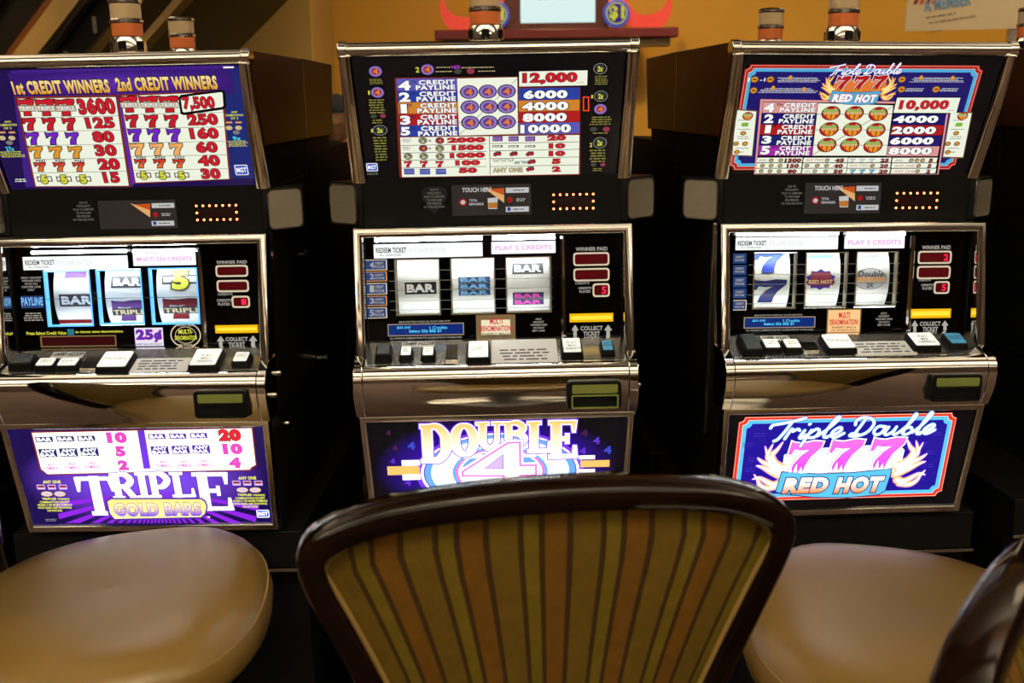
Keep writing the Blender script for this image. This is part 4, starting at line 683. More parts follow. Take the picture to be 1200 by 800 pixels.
('m','vb2',1541,-1671,1796,-1550,2,7),('m','vb2',1295,-1827,1551,-1704,2,7),('m','vb2',1633,-1372,1887,-1251,2,7),('m','vb2',1665,-641,1915,-524,2,7),
('belly777',-1888,-2029,1741,-110),],
'ST_L':[
('r','sc',-725,-784,819,-223,2,10),('p','fl',[(-10,-305),(316,-295),(295,-507),(133,-426)],3,0,0),('p','fl2',[(-84,-276),(303,-423),(289,-564),(59,-391)],4,0,0),
('r','lw',343,-383,789,-288,4,5),('r','sc',325,-563,772,-467,4,5),('r','lw',308,-732,757,-636,4,5),('r','bl',340,-712,401,-647,5,0),('m','gy2',481,-356,728,-317,1,5),
('m','gy2',448,-704,695,-665,1,5),('m','lw',511,-547,711,-480,2,5),('e','rd2',349,-560,457,-459,5),('t','DUE TO',-1086,-271,-923,-228,'nt2',0,1,3,0,3),
('t','POPULARITY',-1148,-338,-877,-295,'nt2',0,1,3,0,3),('t','PLAY IS LIMITED',-1224,-405,-816,-362,'nt2',0,1,3,0,3),('t','TO ONE GAME',-1177,-472,-878,-429,'nt2',0,1,3,0,3),
('t','PER PERSON',-1171,-539,-899,-496,'nt2',0,1,3,0,3),('t','IN THIS SECTION',-1247,-607,-839,-563,'nt2',0,1,3,0,3),('r','ld',1237,-578,1997,-411,2,0),('leds',1195,-662,2039,-327),],
'ST_C':[
('r','sc',-787,-711,761,-115,2,10),('t','TOUCH HERE',-580,-258,-9,-169,'lw',0,3,3,0,6),('p','fl',[(-86,-202),(239,-191),(234,-417),(66,-330)],3,0,0),
('p','fl2',[(-163,-171),(236,-328),(233,-477),(-11,-293)],4,0,0),('p','lw',[(-90,-381),(111,-367),(91,-594),(-80,-590)],5,0,0),
('p','or2',[(-85,-470),(102,-462),(87,-576),(-71,-572)],6,0,0),('r','lw',269,-285,717,-184,4,5),('r','sc',265,-476,714,-374,4,5),('r','lw',262,-655,712,-554,4,5),
('r','bl',293,-634,355,-565,5,0),('m','gy2',408,-256,655,-215,1,5),('m','gy2',401,-626,650,-584,1,5),('m','lw',451,-459,652,-388,2,5),('e','rd2',288,-473,397,-366,5),
('e','rd2',-649,-520,-494,-377,5),('e','lw',-618,-491,-525,-407,6),('t','TOTAL',-447,-441,-292,-393,'lw',0,2,3,0,6),('t','REWARDS',-449,-514,-170,-466,'lw',0,2,3,0,6),
('p','nt',[(-1388,-236),(-1318,-155),(-1218,-124),(-1019,-128),(-921,-163),(-858,-263),(-894,-378),(-998,-509),(-1138,-689),(-1249,-537),(-1359,-369)],1,0,0),
('t','DUE TO',-1200,-218,-1041,-175,'nt2',0,1,3,0,3),('t','POPULARITY',-1256,-284,-990,-241,'nt2',0,1,3,0,3),('t','PLAY IS LIMITED',-1325,-350,-926,-307,'nt2',0,1,3,0,3),
('t','TO ONE GAME',-1274,-417,-982,-374,'nt2',0,1,3,0,3),('t','PER PERSON',-1263,-483,-997,-440,'nt2',0,1,3,0,3),('t','IN THIS SECTION',-1332,-549,-933,-506,'nt2',0,1,3,0,3),
('r','ld',1211,-560,1962,-394,2,0),('leds',1169,-643,2004,-311),],
'ST_R':[
('r','sc',-870,-735,690,-124,2,10),('t','TOUCH HERE',-681,-275,-107,-183,'lw',0,3,3,0,6),('p','fl',[(-185,-215),(140,-198),(158,-430),(-20,-343)],3,0,0),
('p','fl2',[(-265,-184),(151,-338),(162,-491),(-101,-306)],4,0,0),('p','lw',[(-172,-397),(29,-380),(31,-612),(-141,-611)],5,0,0),
('p','or2',[(-158,-489),(29,-478),(25,-594),(-135,-593)],6,0,0),('r','lw',174,-290,627,-187,4,5),('r','sc',189,-486,643,-382,4,5),('r','lw',203,-670,658,-566,4,5),
('r','bl',235,-651,297,-580,5,0),('m','gy2',315,-260,565,-218,1,5),('m','gy2',344,-640,595,-597,1,5),('m','lw',377,-468,580,-395,2,5),('e','rd2',212,-485,322,-375,5),
('e','rd2',-727,-547,-571,-401,5),('e','lw',-696,-517,-602,-431,6),('t','TOTAL',-527,-463,-372,-414,'lw',0,2,3,0,6),('t','REWARDS',-522,-537,-242,-488,'lw',0,2,3,0,6),
('t','DUE TO',-1228,-214,-1062,-170,'nt2',0,1,3,0,3),('t','POPULARITY',-1280,-281,-1002,-237,'nt2',0,1,3,0,3),('t','PLAY IS LIMITED',-1345,-349,-928,-305,'nt2',0,1,3,0,3),
('t','TO ONE GAME',-1285,-416,-979,-372,'nt2',0,1,3,0,3),('t','PER PERSON',-1267,-484,-989,-440,'nt2',0,1,3,0,3),('t','IN THIS SECTION',-1333,-551,-915,-507,'nt2',0,1,3,0,3),
('r','ld',1038,-573,1845,-394,2,0),('leds',994,-659,1889,-309),],
'RG_C':[
('t','WINNER PAID',1613,-479,2235,-404,'lw2',0,2,3,0,6),('r','tn2',1562,-773,2272,-509,2,60),('r','k',1596,-739,2238,-543,3,40),('r','mr',1611,-724,2223,-558,4,10),
('r','tn2',1563,-1076,2274,-819,2,60),('r','k',1597,-1042,2240,-853,3,40),('r','mr',1612,-1027,2225,-868,4,10),('r','tn2',1939,-1393,2277,-1122,2,60),
('r','k',1973,-1358,2243,-1157,3,40),('r','mr',1989,-1343,2227,-1172,4,10),('t','5',2117,-1333,2208,-1184,'hr',0,3,3,0,6),('t','CREDITS',1596,-1133,1872,-1088,'lw2',0,1,3,0,6),
('t','CREDITS',1655,-1233,1921,-1188,'lw2',0,2,3,0,6),('t','PLAYED',1678,-1302,1897,-1252,'lw2',0,2,3,0,6),('r','yl',1479,-1887,2343,-1714,2,0),
('r','yl2',1509,-1840,2313,-1760,3,0),('p','lw2',[(1586,-1933),(1659,-2051),(1618,-2050),(1617,-2165),(1551,-2164),(1552,-2048),(1511,-2047)],3,0,0),
('p','lw2',[(2242,-1948),(2323,-2065),(2277,-2064),(2277,-2180),(2204,-2178),(2205,-2062),(2159,-2061)],3,0,0),('t','COLLECT',1694,-2054,2133,-1967,'lw2',0,3,3,0,6),
('t','TICKET',1747,-2164,2079,-2077,'lw2',0,3,3,0,6),('win',-1936,-1675,-1065,-572),('win',-847,-1678,16,-569),('win',238,-1668,1118,-572),('r','lk',-2333,-543,-209,-268,2,12),
('r','tw',-37,-506,1218,-266,2,12),('t','REDEEM TICKET',-2290,-440,-1696,-335,'gy2',0,3,3,0,6),('t','WITH CASHIER OR AT KIOSK',-1654,-454,-931,-350,'gy4',0,1,3,0,6),
('t','ALL WINS PAID',-2230,-500,-1806,-461,'gy2',0,1,3,0,6),('t','PLAY 5 CREDITS',38,-434,1142,-345,'pk3',0,2,3,0,6),('tube',-2291,-218,-213,-160),('tube',-13,-223,1203,-173),
('r','tn2',-2563,-774,-2084,-564,2,10),('r','bl3',-2563,-759,-2106,-579,3,8),('t','4',-2421,-728,-2339,-608,'lw2',0,2,3,0,6),('t','CREDIT',-2322,-663,-2150,-611,'lw2',0,2,3,0,6),
('t','PAYLINE',-2333,-731,-2138,-682,'lw2',0,2,3,0,6),('r','or2',-2573,-993,-2093,-797,2,10),('r','bl3',-2573,-978,-2115,-812,3,8),('t','2',-2430,-947,-2348,-841,'lw2',0,2,3,0,6),
('t','CREDIT',-2332,-889,-2159,-844,'lw2',0,2,3,0,6),('t','PAYLINE',-2342,-950,-2146,-908,'lw2',0,2,3,0,6),('r','tn2',-2583,-1250,-2102,-1023,2,10),
('r','bl3',-2583,-1235,-2125,-1038,3,8),('t','1',-2440,-1204,-2358,-1067,'lw2',0,2,3,0,6),('t','CREDIT',-2341,-1131,-2168,-1071,'lw2',0,2,3,0,6),
('t','PAYLINE',-2352,-1207,-2156,-1150,'lw2',0,2,3,0,6),('r','or2',-2593,-1475,-2111,-1277,2,10),('r','bl3',-2593,-1459,-2134,-1292,3,8),
('t','3',-2450,-1428,-2367,-1321,'lw2',0,2,3,0,6),('t','CREDIT',-2351,-1370,-2178,-1324,'lw2',0,2,3,0,6),('t','PAYLINE',-2361,-1431,-2165,-1389,'lw2',0,2,3,0,6),
('r','tn2',-2603,-1722,-2120,-1505,2,10),('r','bl3',-2603,-1707,-2143,-1520,3,8),('t','5',-2460,-1675,-2377,-1550,'lw2',0,2,3,0,6),
('t','CREDIT',-2361,-1608,-2187,-1553,'lw2',0,2,3,0,6),('t','PAYLINE',-2371,-1679,-2175,-1627,'lw2',0,2,3,0,6),('r','tn3',-2122,-2089,-614,-1844,2,8),
('r','lc',-2103,-2070,-633,-1863,3,5),('t','$0.00',-1940,-1945,-1669,-1896,'cy2',0,1,3,0,6),('t','1 Credits',-1292,-1960,-945,-1903,'cy2',0,1,3,0,6),
('t','Select 25¢ $0¢ $1',-1701,-2035,-1068,-1966,'cy2',0,2,3,0,6),('t','MALFUNCTION VOIDS ALL PLAYS AND PAYS',-1890,-1824,-881,-1789,'lw2',0,1,3,0,6),
('t','ALL WINNING COMBINATIONS PAY AS INDICATED BY THE MACHINE',-2083,-2149,-664,-2114,'lw2',0,1,3,0,6),('r','br2',-373,-2203,404,-1700,2,3),('r','cr4',-272,-2101,302,-1802,3,0),
('t','MULTI',-99,-1891,150,-1770,'rd',0,3,3,0,6),('t','DENOMINATION!',-311,-2032,341,-1916,'rd',0,3,3,0,6),('t','INSERT BILLS',-260,-2102,285,-2062,'gy2',0,2,3,0,6),
('t','OR TICKETS ONLY',-284,-2163,307,-2123,'gy2',0,2,3,0,6),('t','ONLY',806,-1825,927,-1787,'lw2',0,1,3,0,6),('t','HIGHEST',759,-1883,972,-1845,'lw2',0,1,3,0,6),
('t','WINNER PAID',697,-1941,1032,-1902,'lw2',0,1,3,0,6),('t','ON EACH',757,-1998,970,-1960,'lw2',0,1,3,0,6),('t','BET LINE',741,-2056,985,-2018,'lw2',0,1,3,0,6),
('div',1306,-2216,1410,-172),],
'RG_R':[
('t','WINNER PAID',1552,-500,2146,-422,'lw2',0,2,3,0,6),('r','tn2',1477,-794,2184,-530,2,60),('r','k',1513,-759,2147,-565,3,40),('r','mr',1529,-744,2131,-581,4,10),
('t','2',2015,-734,2111,-595,'hr',0,3,3,0,6),('r','tn2',1476,-1102,2180,-833,2,60),('r','k',1512,-1067,2144,-868,3,40),('r','mr',1528,-1051,2128,-884,4,10),
('r','tn2',1849,-1406,2181,-1147,2,60),('r','k',1886,-1371,2144,-1182,3,40),('r','mr',1902,-1355,2128,-1198,4,10),('t','5',2011,-1344,2108,-1210,'hr',0,3,3,0,6),
('t','CREDITS',1518,-1143,1775,-1104,'lw2',0,1,3,0,6),('t','CREDITS',1580,-1245,1834,-1198,'lw2',0,2,3,0,6),('t','PLAYED',1608,-1316,1814,-1265,'lw2',0,2,3,0,6),
('r','yl',1398,-1900,2245,-1710,2,0),('r','yl2',1431,-1852,2212,-1757,3,0),
('p','lw2',[(1492,-1942),(1572,-2058),(1531,-2058),(1538,-2173),(1474,-2172),(1467,-2057),(1426,-2056)],3,0,0),
('p','lw2',[(2128,-1952),(2213,-2058),(2169,-2057),(2176,-2163),(2108,-2161),(2101,-2056),(2058,-2056)],3,0,0),('t','COLLECT',1601,-2058,2039,-1971,'lw2',0,3,3,0,6),
('t','TICKET',1665,-2169,1990,-2082,'lw2',0,3,3,0,6),('win',-1895,-1665,-1021,-550),('win',-833,-1650,28,-539),('win',206,-1638,1063,-537),('r','lk',-2279,-481,-191,-227,2,12),
('r','tw',-61,-472,1182,-215,2,12),('t','REDEEM TICKET',-2238,-393,-1656,-297,'gy2',0,3,3,0,6),('t','WITH CASHIER OR AT KIOSK',-1615,-399,-905,-303,'gy4',0,1,3,0,6),
('t','ALL WINS PAID',-2173,-449,-1757,-413,'gy2',0,1,3,0,6),('t','PLAY 5 CREDITS',14,-395,1107,-300,'pk3',0,2,3,0,6),('tube',-2285,-193,-235,-142),('tube',-43,-198,1136,-147),
('r','bl3',-2322,-746,-2049,-547,2,10),('r','bl3',-2322,-731,-2069,-563,3,8),('t','CREDIT',-2276,-639,-2105,-593,'lw2',0,2,3,0,6),
('t','PAYLINE',-2282,-700,-2095,-658,'lw2',0,2,3,0,6),('r','bl3',-2315,-977,-2041,-777,2,10),('r','bl3',-2315,-961,-2061,-792,3,8),
('t','CREDIT',-2269,-869,-2097,-823,'lw2',0,2,3,0,6),('t','PAYLINE',-2275,-930,-2087,-888,'lw2',0,2,3,0,6),('r','bl3',-2307,-1223,-2033,-1007,2,10),
('r','bl3',-2307,-1208,-2053,-1023,3,8),('t','CREDIT',-2261,-1107,-2089,-1053,'lw2',0,2,3,0,6),('t','PAYLINE',-2267,-1177,-2079,-1127,'lw2',0,2,3,0,6),
('r','bl3',-2300,-1447,-2025,-1246,2,10),('r','bl3',-2300,-1432,-2045,-1262,3,8),('t','CREDIT',-2254,-1339,-2081,-1293,'lw2',0,2,3,0,6),
('t','PAYLINE',-2259,-1401,-2071,-1358,'lw2',0,2,3,0,6),('r','tn2',-2292,-1688,-2017,-1478,2,10),('r','bl3',-2292,-1672,-2037,-1494,3,8),
('t','CREDIT',-2246,-1575,-2073,-1525,'lw2',0,2,3,0,6),('t','PAYLINE',-2252,-1641,-2063,-1595,'lw2',0,2,3,0,6),('r','tn3',-2060,-2059,-586,-1828,2,8),
('r','lc',-2041,-2039,-606,-1847,3,5),('t','$0.00',-1886,-1926,-1621,-1879,'cy2',0,1,3,0,6),('t','1 Credits',-1253,-1935,-913,-1882,'cy2',0,1,3,0,6),
('t','Select 25¢ $0¢ $1',-1648,-2008,-1029,-1943,'cy2',0,2,3,0,6),('t','MALFUNCTION VOIDS ALL PLAYS AND PAYS',-1846,-1809,-859,-1777,'lw2',0,1,3,0,6),
('t','ALL WINNING COMBINATIONS PAY AS INDICATED BY THE MACHINE',-2011,-2114,-624,-2082,'lw2',0,1,3,0,6),('r','br2',-348,-2181,364,-1686,2,3),('r','pe3',-324,-2158,340,-1709,3,0),
('t','MULTI',-105,-1874,123,-1755,'rd',0,3,3,0,6),('t','DENOMINATION!',-290,-2012,308,-1898,'rd',0,3,3,0,6),('t','INSERT BILLS',-235,-2082,264,-2042,'gy2',0,2,3,0,6),
('t','OR TICKETS ONLY',-254,-2142,288,-2102,'gy2',0,2,3,0,6),('t','ONLY',770,-1807,898,-1768,'lw2',0,1,3,0,6),('t','HIGHEST',725,-1866,950,-1827,'lw2',0,1,3,0,6),
('t','WINNER PAID',664,-1925,1018,-1886,'lw2',0,1,3,0,6),('t','ON EACH',731,-1984,957,-1945,'lw2',0,1,3,0,6),('t','BET LINE',718,-2044,976,-2004,'lw2',0,1,3,0,6),
('div',1241,-2182,1348,-204),],
'RG_L':[
('t','WINNER PAID',1587,-536,2190,-472,'lw2',0,2,3,0,6),('r','tn2',1556,-796,2203,-560,2,60),('r','k',1592,-760,2167,-596,3,40),('r','mr',1608,-744,2151,-612,4,10),
('r','tn2',1560,-1098,2201,-857,2,60),('r','k',1596,-1061,2165,-893,3,40),('r','mr',1612,-1045,2149,-909,4,10),('r','tn2',1838,-1415,2202,-1173,2,60),
('r','k',1875,-1379,2166,-1209,3,40),('r','mr',1891,-1363,2150,-1225,4,10),('t','1',2032,-1352,2129,-1238,'hr',0,3,3,0,6),('t','CREDITS',1573,-1160,1868,-1111,'lw2',0,1,3,0,6),
('t','CREDITS',1545,-1285,1832,-1232,'lw2',0,2,3,0,6),('t','PLAYED',1564,-1361,1803,-1305,'lw2',0,2,3,0,6),('r','yl',1471,-1918,2331,-1755,2,0),
('r','yl2',1503,-1869,2299,-1804,3,0),('p','lw2',[(1575,-1970),(1649,-2082),(1604,-2081),(1597,-2192),(1525,-2191),(1532,-2080),(1487,-2079)],3,0,0),
('p','lw2',[(2224,-1972),(2305,-2084),(2256,-2083),(2249,-2193),(2172,-2192),(2179,-2082),(2130,-2081)],3,0,0),('t','COLLECT',1669,-2077,2116,-2000,'lw2',0,3,3,0,6),
('t','TICKET',1719,-2180,2053,-2102,'lw2',0,3,3,0,6),('win',-1879,-1726,-969,-626),('win',-829,-1708,61,-618),('win',225,-1716,1180,-602),('r','lk',-2274,-594,-175,-333,2,12),
('r','tw',-68,-548,1180,-296,2,12),('t','REDEEM TICKET',-2231,-498,-1643,-399,'gy2',0,3,3,0,6),('t','WITH CASHIER OR AT KIOSK',-1601,-510,-887,-411,'gy4',0,1,3,0,6),
('t','ALL WINS PAID',-2177,-555,-1756,-519,'gy2',0,1,3,0,6),('t','MULTI 25¢ CREDITS',7,-473,1105,-379,'pk3',0,2,3,0,6),('tube',-2030,-267,-157,-217),('tube',-20,-271,1201,-221),
('r','bl3',-2389,-1352,-1936,-1109,2,0),('t','PAYLINE',-2380,-1299,-1943,-1137,'cy3',0,3,3,0,6),('t','ONLY HIGHEST',-2344,-765,-1925,-725,'lw2',0,1,3,0,6),
('t','WINNER PAID',-2333,-826,-1948,-785,'lw2',0,1,3,0,6),('t','PAYS ON',-2269,-886,-2023,-846,'lw2',0,1,3,0,6),('t','CENTER LINE',-2345,-947,-1959,-906,'lw2',0,1,3,0,6),
('t','ONLY',-2228,-1007,-2088,-967,'lw2',0,1,3,0,6),('m','lw2',-2361,-1618,-1964,-1434,4,3),('t','Press Select Credit Value',-2335,-1892,-1531,-1826,'ye',0,2,3,0,6),
('r','te',-1509,-1908,-1374,-1785,3,0),('t','to change game denomination.',-1349,-1884,-375,-1818,'ye',0,2,3,0,6),('r','br2',-2072,-2148,-534,-1918,2,4),
('r','mr2',-2039,-2123,-562,-1943,3,0),('r','la3',-155,-2153,417,-1785,2,0),('t','25¢',-128,-2071,394,-1817,'pu','rd',5,2,0,6),
('t','INSERT BILLS OR TICKETS',-150,-2137,389,-2096,'k',0,1,3,0,6),('e','tn2',562,-2197,1182,-1690,2),('e','k',587,-2176,1157,-1710,3),('e','tn2',660,-2115,1084,-1772,4),
('e','k',672,-2103,1072,-1784,5),('t','MULTI-',734,-1919,1019,-1829,'ye',0,3,3,0,6),('t','DENOMINATION',652,-2041,1092,-1951,'ye',0,2,3,0,6),
('t','INSERT BILLS',732,-1763,1045,-1723,'tn2',0,1,3,0,6),('t','OR TICKETS',723,-2164,992,-2123,'tn2',0,1,3,0,6),('div',1228,-2216,1355,-243),],
'DK_C':[
('deck','b','dk',-2323,-853,-1976,-240,0),('deck','b','wb',-1868,-839,-1571,-292,0),('deck','b','wb',-1447,-857,-1141,-310,0),('deck','f','ch',-969,-876,-721,-264,0),
('deck','b','wb',-573,-991,-86,-154,1),('deck','b','mx',1250,-879,1697,-116,1),('deck','b','bb',2012,-813,2310,-213,0),('deck','s','',-1837,-285,-1199,-85,0),
('deck','c','',-77,-966,1196,-92,0),],
'DK_R':[
('deck','b','dk',-2302,-922,-1894,-98,0),('deck','b','wb',-1877,-807,-1485,-247,0),('deck','b','wb',-1468,-820,-1075,-260,0),('deck','f','ch',-1068,-768,-726,-406,0),
('deck','b','wb',-642,-882,-5,-119,1),('deck','b','mx',1135,-840,1727,-103,1),('deck','b','bb',1889,-763,2309,-123,0),('deck','s','',-1746,-284,-1174,-98,0),
('deck','c','',-64,-912,1192,-386,0),],
'DK_L':[
('deck','b','dk',-2382,-874,-1885,-290,0),('deck','b','wb',-1858,-917,-1432,-402,0),('deck','b','wb',-1432,-929,-972,-415,0),('deck','f','ch',-990,-877,-633,-394,0),
('deck','b','wb',-628,-1016,35,-210,1),('deck','b','mx',1163,-1000,1771,-162,1),('deck','b','wb2',1965,-862,2336,-282,0),('deck','s','',-1746,-380,-1105,-164,0),
('deck','c','',-74,-975,1141,-464,0),],
}
# ------------------------------------------------------------------ the room
X0, X1, Y0, Y1, ZC = -6.0, 6.5, -14.0, 6.6, 3.6
WALLM = mat('ochre_wall_paint', (0.62, 0.36, 0.055), 0.7, noise=0.10, nscale=1.3, bump=0.05, bscale=60)
COLM = mat('tan_column_paint', (0.52, 0.36, 0.12), 0.7, noise=0.08, nscale=2)
CEILM = mat('cream_ceiling', (0.70, 0.64, 0.52), 0.8, noise=0.04, nscale=2)
CARPET = mat('patterned_carpet', (0.035, 0.016, 0.010), 0.95, noise=0.6, nscale=9, bump=0.4, bscale=300)
DARKW = mat('dark_wall_panel', (0.055, 0.026, 0.010), 0.45, noise=0.25, nscale=3)
def struct(name, mb, m, **k): return tag(mb.build(name, m, **k), kind='structure')
struct('floor', MB().box(X0, Y0, -0.1, X1, Y1, 0), CARPET)
struct('ceiling', MB().box(X0, Y0, ZC, X1, Y1, ZC + 0.1), CEILM)
struct('wall_back', MB().box(X0, Y1, 0, X1, Y1 + 0.15, ZC), WALLM)
struct('wall_front', MB().box(X0, Y0 - 0.15, 0, X1, Y0, ZC), DARKW)
struct('wall_left', MB().box(X0 - 0.15, Y0, 0, X0, Y1, ZC), DARKW)
struct('wall_right', MB().box(X1, Y0, 0, X1 + 0.15, Y1, ZC), DARKW)
struct('trim_1', MB().box(-3.6, 5.9, 0, -1.05, Y1, ZC), COLM, bevel=0.01)
struct('trim_2', MB().box(-3.0, 4.1, 0, 3.4, 4.25, EYE - .17), BLACK, bevel=0.01)
for i, y in enumerate((-12.9, -10.2, -7.9, -5.9, -2.2, 0.9, 2.9)):  # unseen dark ceiling beams added to put streaks into the chrome reflections
    struct('trim_%d' % (i + 3), MB().box(X0, y - .42, ZC - .22, X1, y + .42, ZC), DARKW, bevel=0.01)
# ceiling luminaires: unseen square panels added for warm light and chrome reflections
DIFF = mat('luminaire_diffuser', (0.9, 0.85, 0.75), 0.6, emit=(1.0, 0.76, 0.45), es=LAMP_STRENGTH)
LFR = mat('luminaire_frame', (0.5, 0.38, 0.2), 0.4, 0.6, noise=0.05)
li = 0
PLACES = ('over the far left aisle', 'over the middle of the far aisle', 'over the far right aisle', 'above the left seats', 'above the middle seats', 'above the right seats', 'behind on the left', 'behind in the middle', 'behind on the right')
for y in (4.4, -0.6, -4.0):
    for x in (-3.4, 0.2, 3.8):
        e = empty('ceiling_light', (x, y, ZC), label='square warm ceiling light ' + PLACES[li], cat='ceiling light', group='ceiling lights of the hall'); li += 1
        MB().sweep([(-.45,-.45),(-.45,.45),(.45,.45),(.45,-.45)], [(0,0),(.06,0),(.06,-.03),(0,-.05)], lambda u, v, d: (u, v, d), True).build('frame', LFR, e)
        MB().box(-.45, -.45, -.02, .45, .45, -.012).build('diffuser', DIFF, e)

# ------------------------------------------------------------------ slot machines
def plane(p1, p2):
    (y1, z1), (y2, z2) = p1, p2; L = math.hypot(y2-y1, z2-z1); ey, ez = (y2-y1)/L, (z2-z1)/L
    return lambda u, v, d: (u, y1 - v*ey + d*ez, EYE + z1 - v*ez - d*ey)
TGp = plane((.0274,.0715),(.1158,-.1516)); STp = plane((.115,-.155),(.115,-.24)); RGp = plane((.100,-.25),(.087,-.4665))
DKp = plane((.087,-.4665),(.0,-.4936)); BGp = plane((.004,-.605),(.046,-.832)); PPp = plane((.0665,-.238),(.0227,-.482))
ART_TOP = art_mat('backlit_paytable', 1.0); ART_BELLY = art_mat('backlit_belly_print', 1.6); ART_STRIP = art_mat('status_print', 0.75); ART_REEL = art_mat('reel_panel_print', 1.25)
ART_PRINT = art_mat('printed_ink', 0, True)
LED = mat('led_red', (0.3, 0.02, 0.01), 0.3, emit=(1.0, 0.16, 0.05), es=9.0)
def pane_mat():
    m = bpy.data.materials.new('clear_pane'); m.use_nodes = True; nt = m.node_tree; nt.nodes.clear()
    out = nt.nodes.new('ShaderNodeOutputMaterial'); mx = nt.nodes.new('ShaderNodeMixShader'); t = nt.nodes.new('ShaderNodeBsdfTransparent'); g = nt.nodes.new('ShaderNodeBsdfGlossy')
    fr = nt.nodes.new('ShaderNodeFresnel'); fr.inputs[0].default_value = 1.3; g.inputs['Roughness'].default_value = 0.03
    t.inputs[0].default_value = (0.96, 0.97, 0.97, 1)
    nt.links.new(fr.outputs[0], mx.inputs[0]); nt.links.new(t.outputs[0], mx.inputs[1]); nt.links.new(g.outputs[0], mx.inputs[2]); nt.links.new(mx.outputs[0], out.inputs[0])
    return m
PANE = pane_mat()
def grille_mat():
    m = mat('speaker_grille', (0.14, 0.12, 0.09), 0.4, 0.3)
    nt = m.node_tree; b = nt.nodes['Principled BSDF']; tc = nt.nodes.new('ShaderNodeTexCoord'); wv = nt.nodes.new('ShaderNodeTexWave'); wv.bands_direction = 'Z'; wv.inputs['Scale'].default_value = 90
    bp = nt.nodes.new('ShaderNodeBump'); bp.inputs['Strength'].default_value = 0.5; bp.inputs['Distance'].default_value = 0.001
    nt.links.new(tc.outputs['Object'], wv.inputs['Vector']); nt.links.new(wv.outputs['Fac'], bp.inputs['Height']); nt.links.new(bp.outputs['Normal'], b.inputs['Normal'])
    return m
GRILLE = grille_mat()
BLUEL = mat('blue_reel_light', (0.05, 0.2, 0.5), 0.3, emit=(0.10, 0.42, 1.0), es=1.6)
BEIGE = mat('reel_window_trim', (0.50, 0.44, 0.33), 0.35, 0.3, noise=0.05)
Zt = lambda z: z + EYE

def candle(root, x, y, zb=.098, name='candle'):
    c = MB().lathe([(.030,0),(.034,.003),(.035,.012),(.0335,.030),(.031,.037),(.026,.040)], 28, (x, y, Zt(zb))).build(name, CHROME, root, label='chrome base of the tower light')
    for k in range(6):
        a = math.pi/6 + k*math.pi/3; ca, sa = math.cos(a), math.sin(a)
        fn = lambda u, v, d: (x + ca*(.0335+d) - sa*u, y + sa*(.0335+d) + ca*u, Zt(zb) + .020 + v)
        MB().prism(rrect(-.008, -.009, .008, .009, .004), fn, -.004, .0012).build('inset', SATIN, c)
    MB().lathe([(.027,.038),(.0295,.040),(.0295,.063),(.027,.065)], 28, (x, y, Zt(zb))).build('amber_lens', AMBER, c, label='orange lens of the tower light')
    MB().lathe([(.030,.063),(.032,.065),(.032,.070),(.030,.072)], 28, (x, y, Zt(zb))).build('ring', CHROME2, c)
    MB().lathe([(.027,.071),(.0295,.073),(.0295,.100),(.027,.102)], 28, (x, y, Zt(zb))).build('milky_lens', MILK, c, label='milky lens of the tower light')
    MB().lathe([(.030,.100),(.032,.102),(.032,.107),(.029,.110),(.012,.113)], 28, (x, y, Zt(zb))).build('ring', CHROME2, c)

def place(x, y, yaw, dz, rl):
    R = Matrix.Rotation(yaw, 3, 'Z') @ Matrix.Rotation(-rl, 3, 'Y'); piv = Vector((0, 0, EYE - .4))
    loc = Vector((x, y, EYE - .4 + dz)) - R @ piv
    return loc, R.to_euler()
def sides(root, y_front=.03, depth=.475):
    # brown gloss side panels of the top box, black below
    for s in (-1, 1):
        xs = sorted((s*.266, s*.2715))
        MB().prism_x([(y_front, Zt(.097)), (depth, Zt(.099)), (depth, Zt(-.078)), (y_front+.066, Zt(-.078))], *xs).build('side_panel', WALNUT, root, bevel=.002)
def seam(root, y):
    for s in (-1, 1): MB().box(*((s*.272 if s < 0 else .266), y-.0015, Zt(-.078), (.266*s if s < 0 else .272), y+.0015, Zt(.0985))).build('panel_seam', STEEL, root)
def shell(root, depth=.475, base_hw=.30):
    b = MB()
    b.prism_x([(.040, Zt(.094)), (depth, Zt(.096)), (depth, Zt(-.155)), (.128, Zt(-.155))], -.266, .266)          # top box core
    b.box(-.268, .118, Zt(-.25), .268, depth, Zt(-.155))
    b.box(-.268, .075, Zt(-.60), -.250, depth, Zt(-.25)); b.box(.250, .075, Zt(-.60), .268, depth, Zt(-.25)); b.box(-.25, depth-.02, Zt(-.6), .25, depth, Zt(-.25))
    b.box(-.25, .012, Zt(-.60), .25, depth, Zt(-.505)); b.prism_x([(.012, Zt(-.60)), (depth, Zt(-.60)), (depth, Zt(-.85)), (.058, Zt(-.85))], -.262, .262)
    b.build('cabinet', BLACK, root, bevel=.002)
    MB().prism_x([(.055, Zt(-.85)), (.055, Zt(-.93)), (.085, Zt(-.935)), (.085, .012), (depth-.01, .012), (depth-.01, Zt(-.85))], -base_hw, base_hw).build('base_stand', BLACK, root, bevel=.003)
    MB().box(-base_hw-.002, .048, Zt(-.936), base_hw+.002, .075, Zt(-.929)).build('base_trim', STEEL, root)

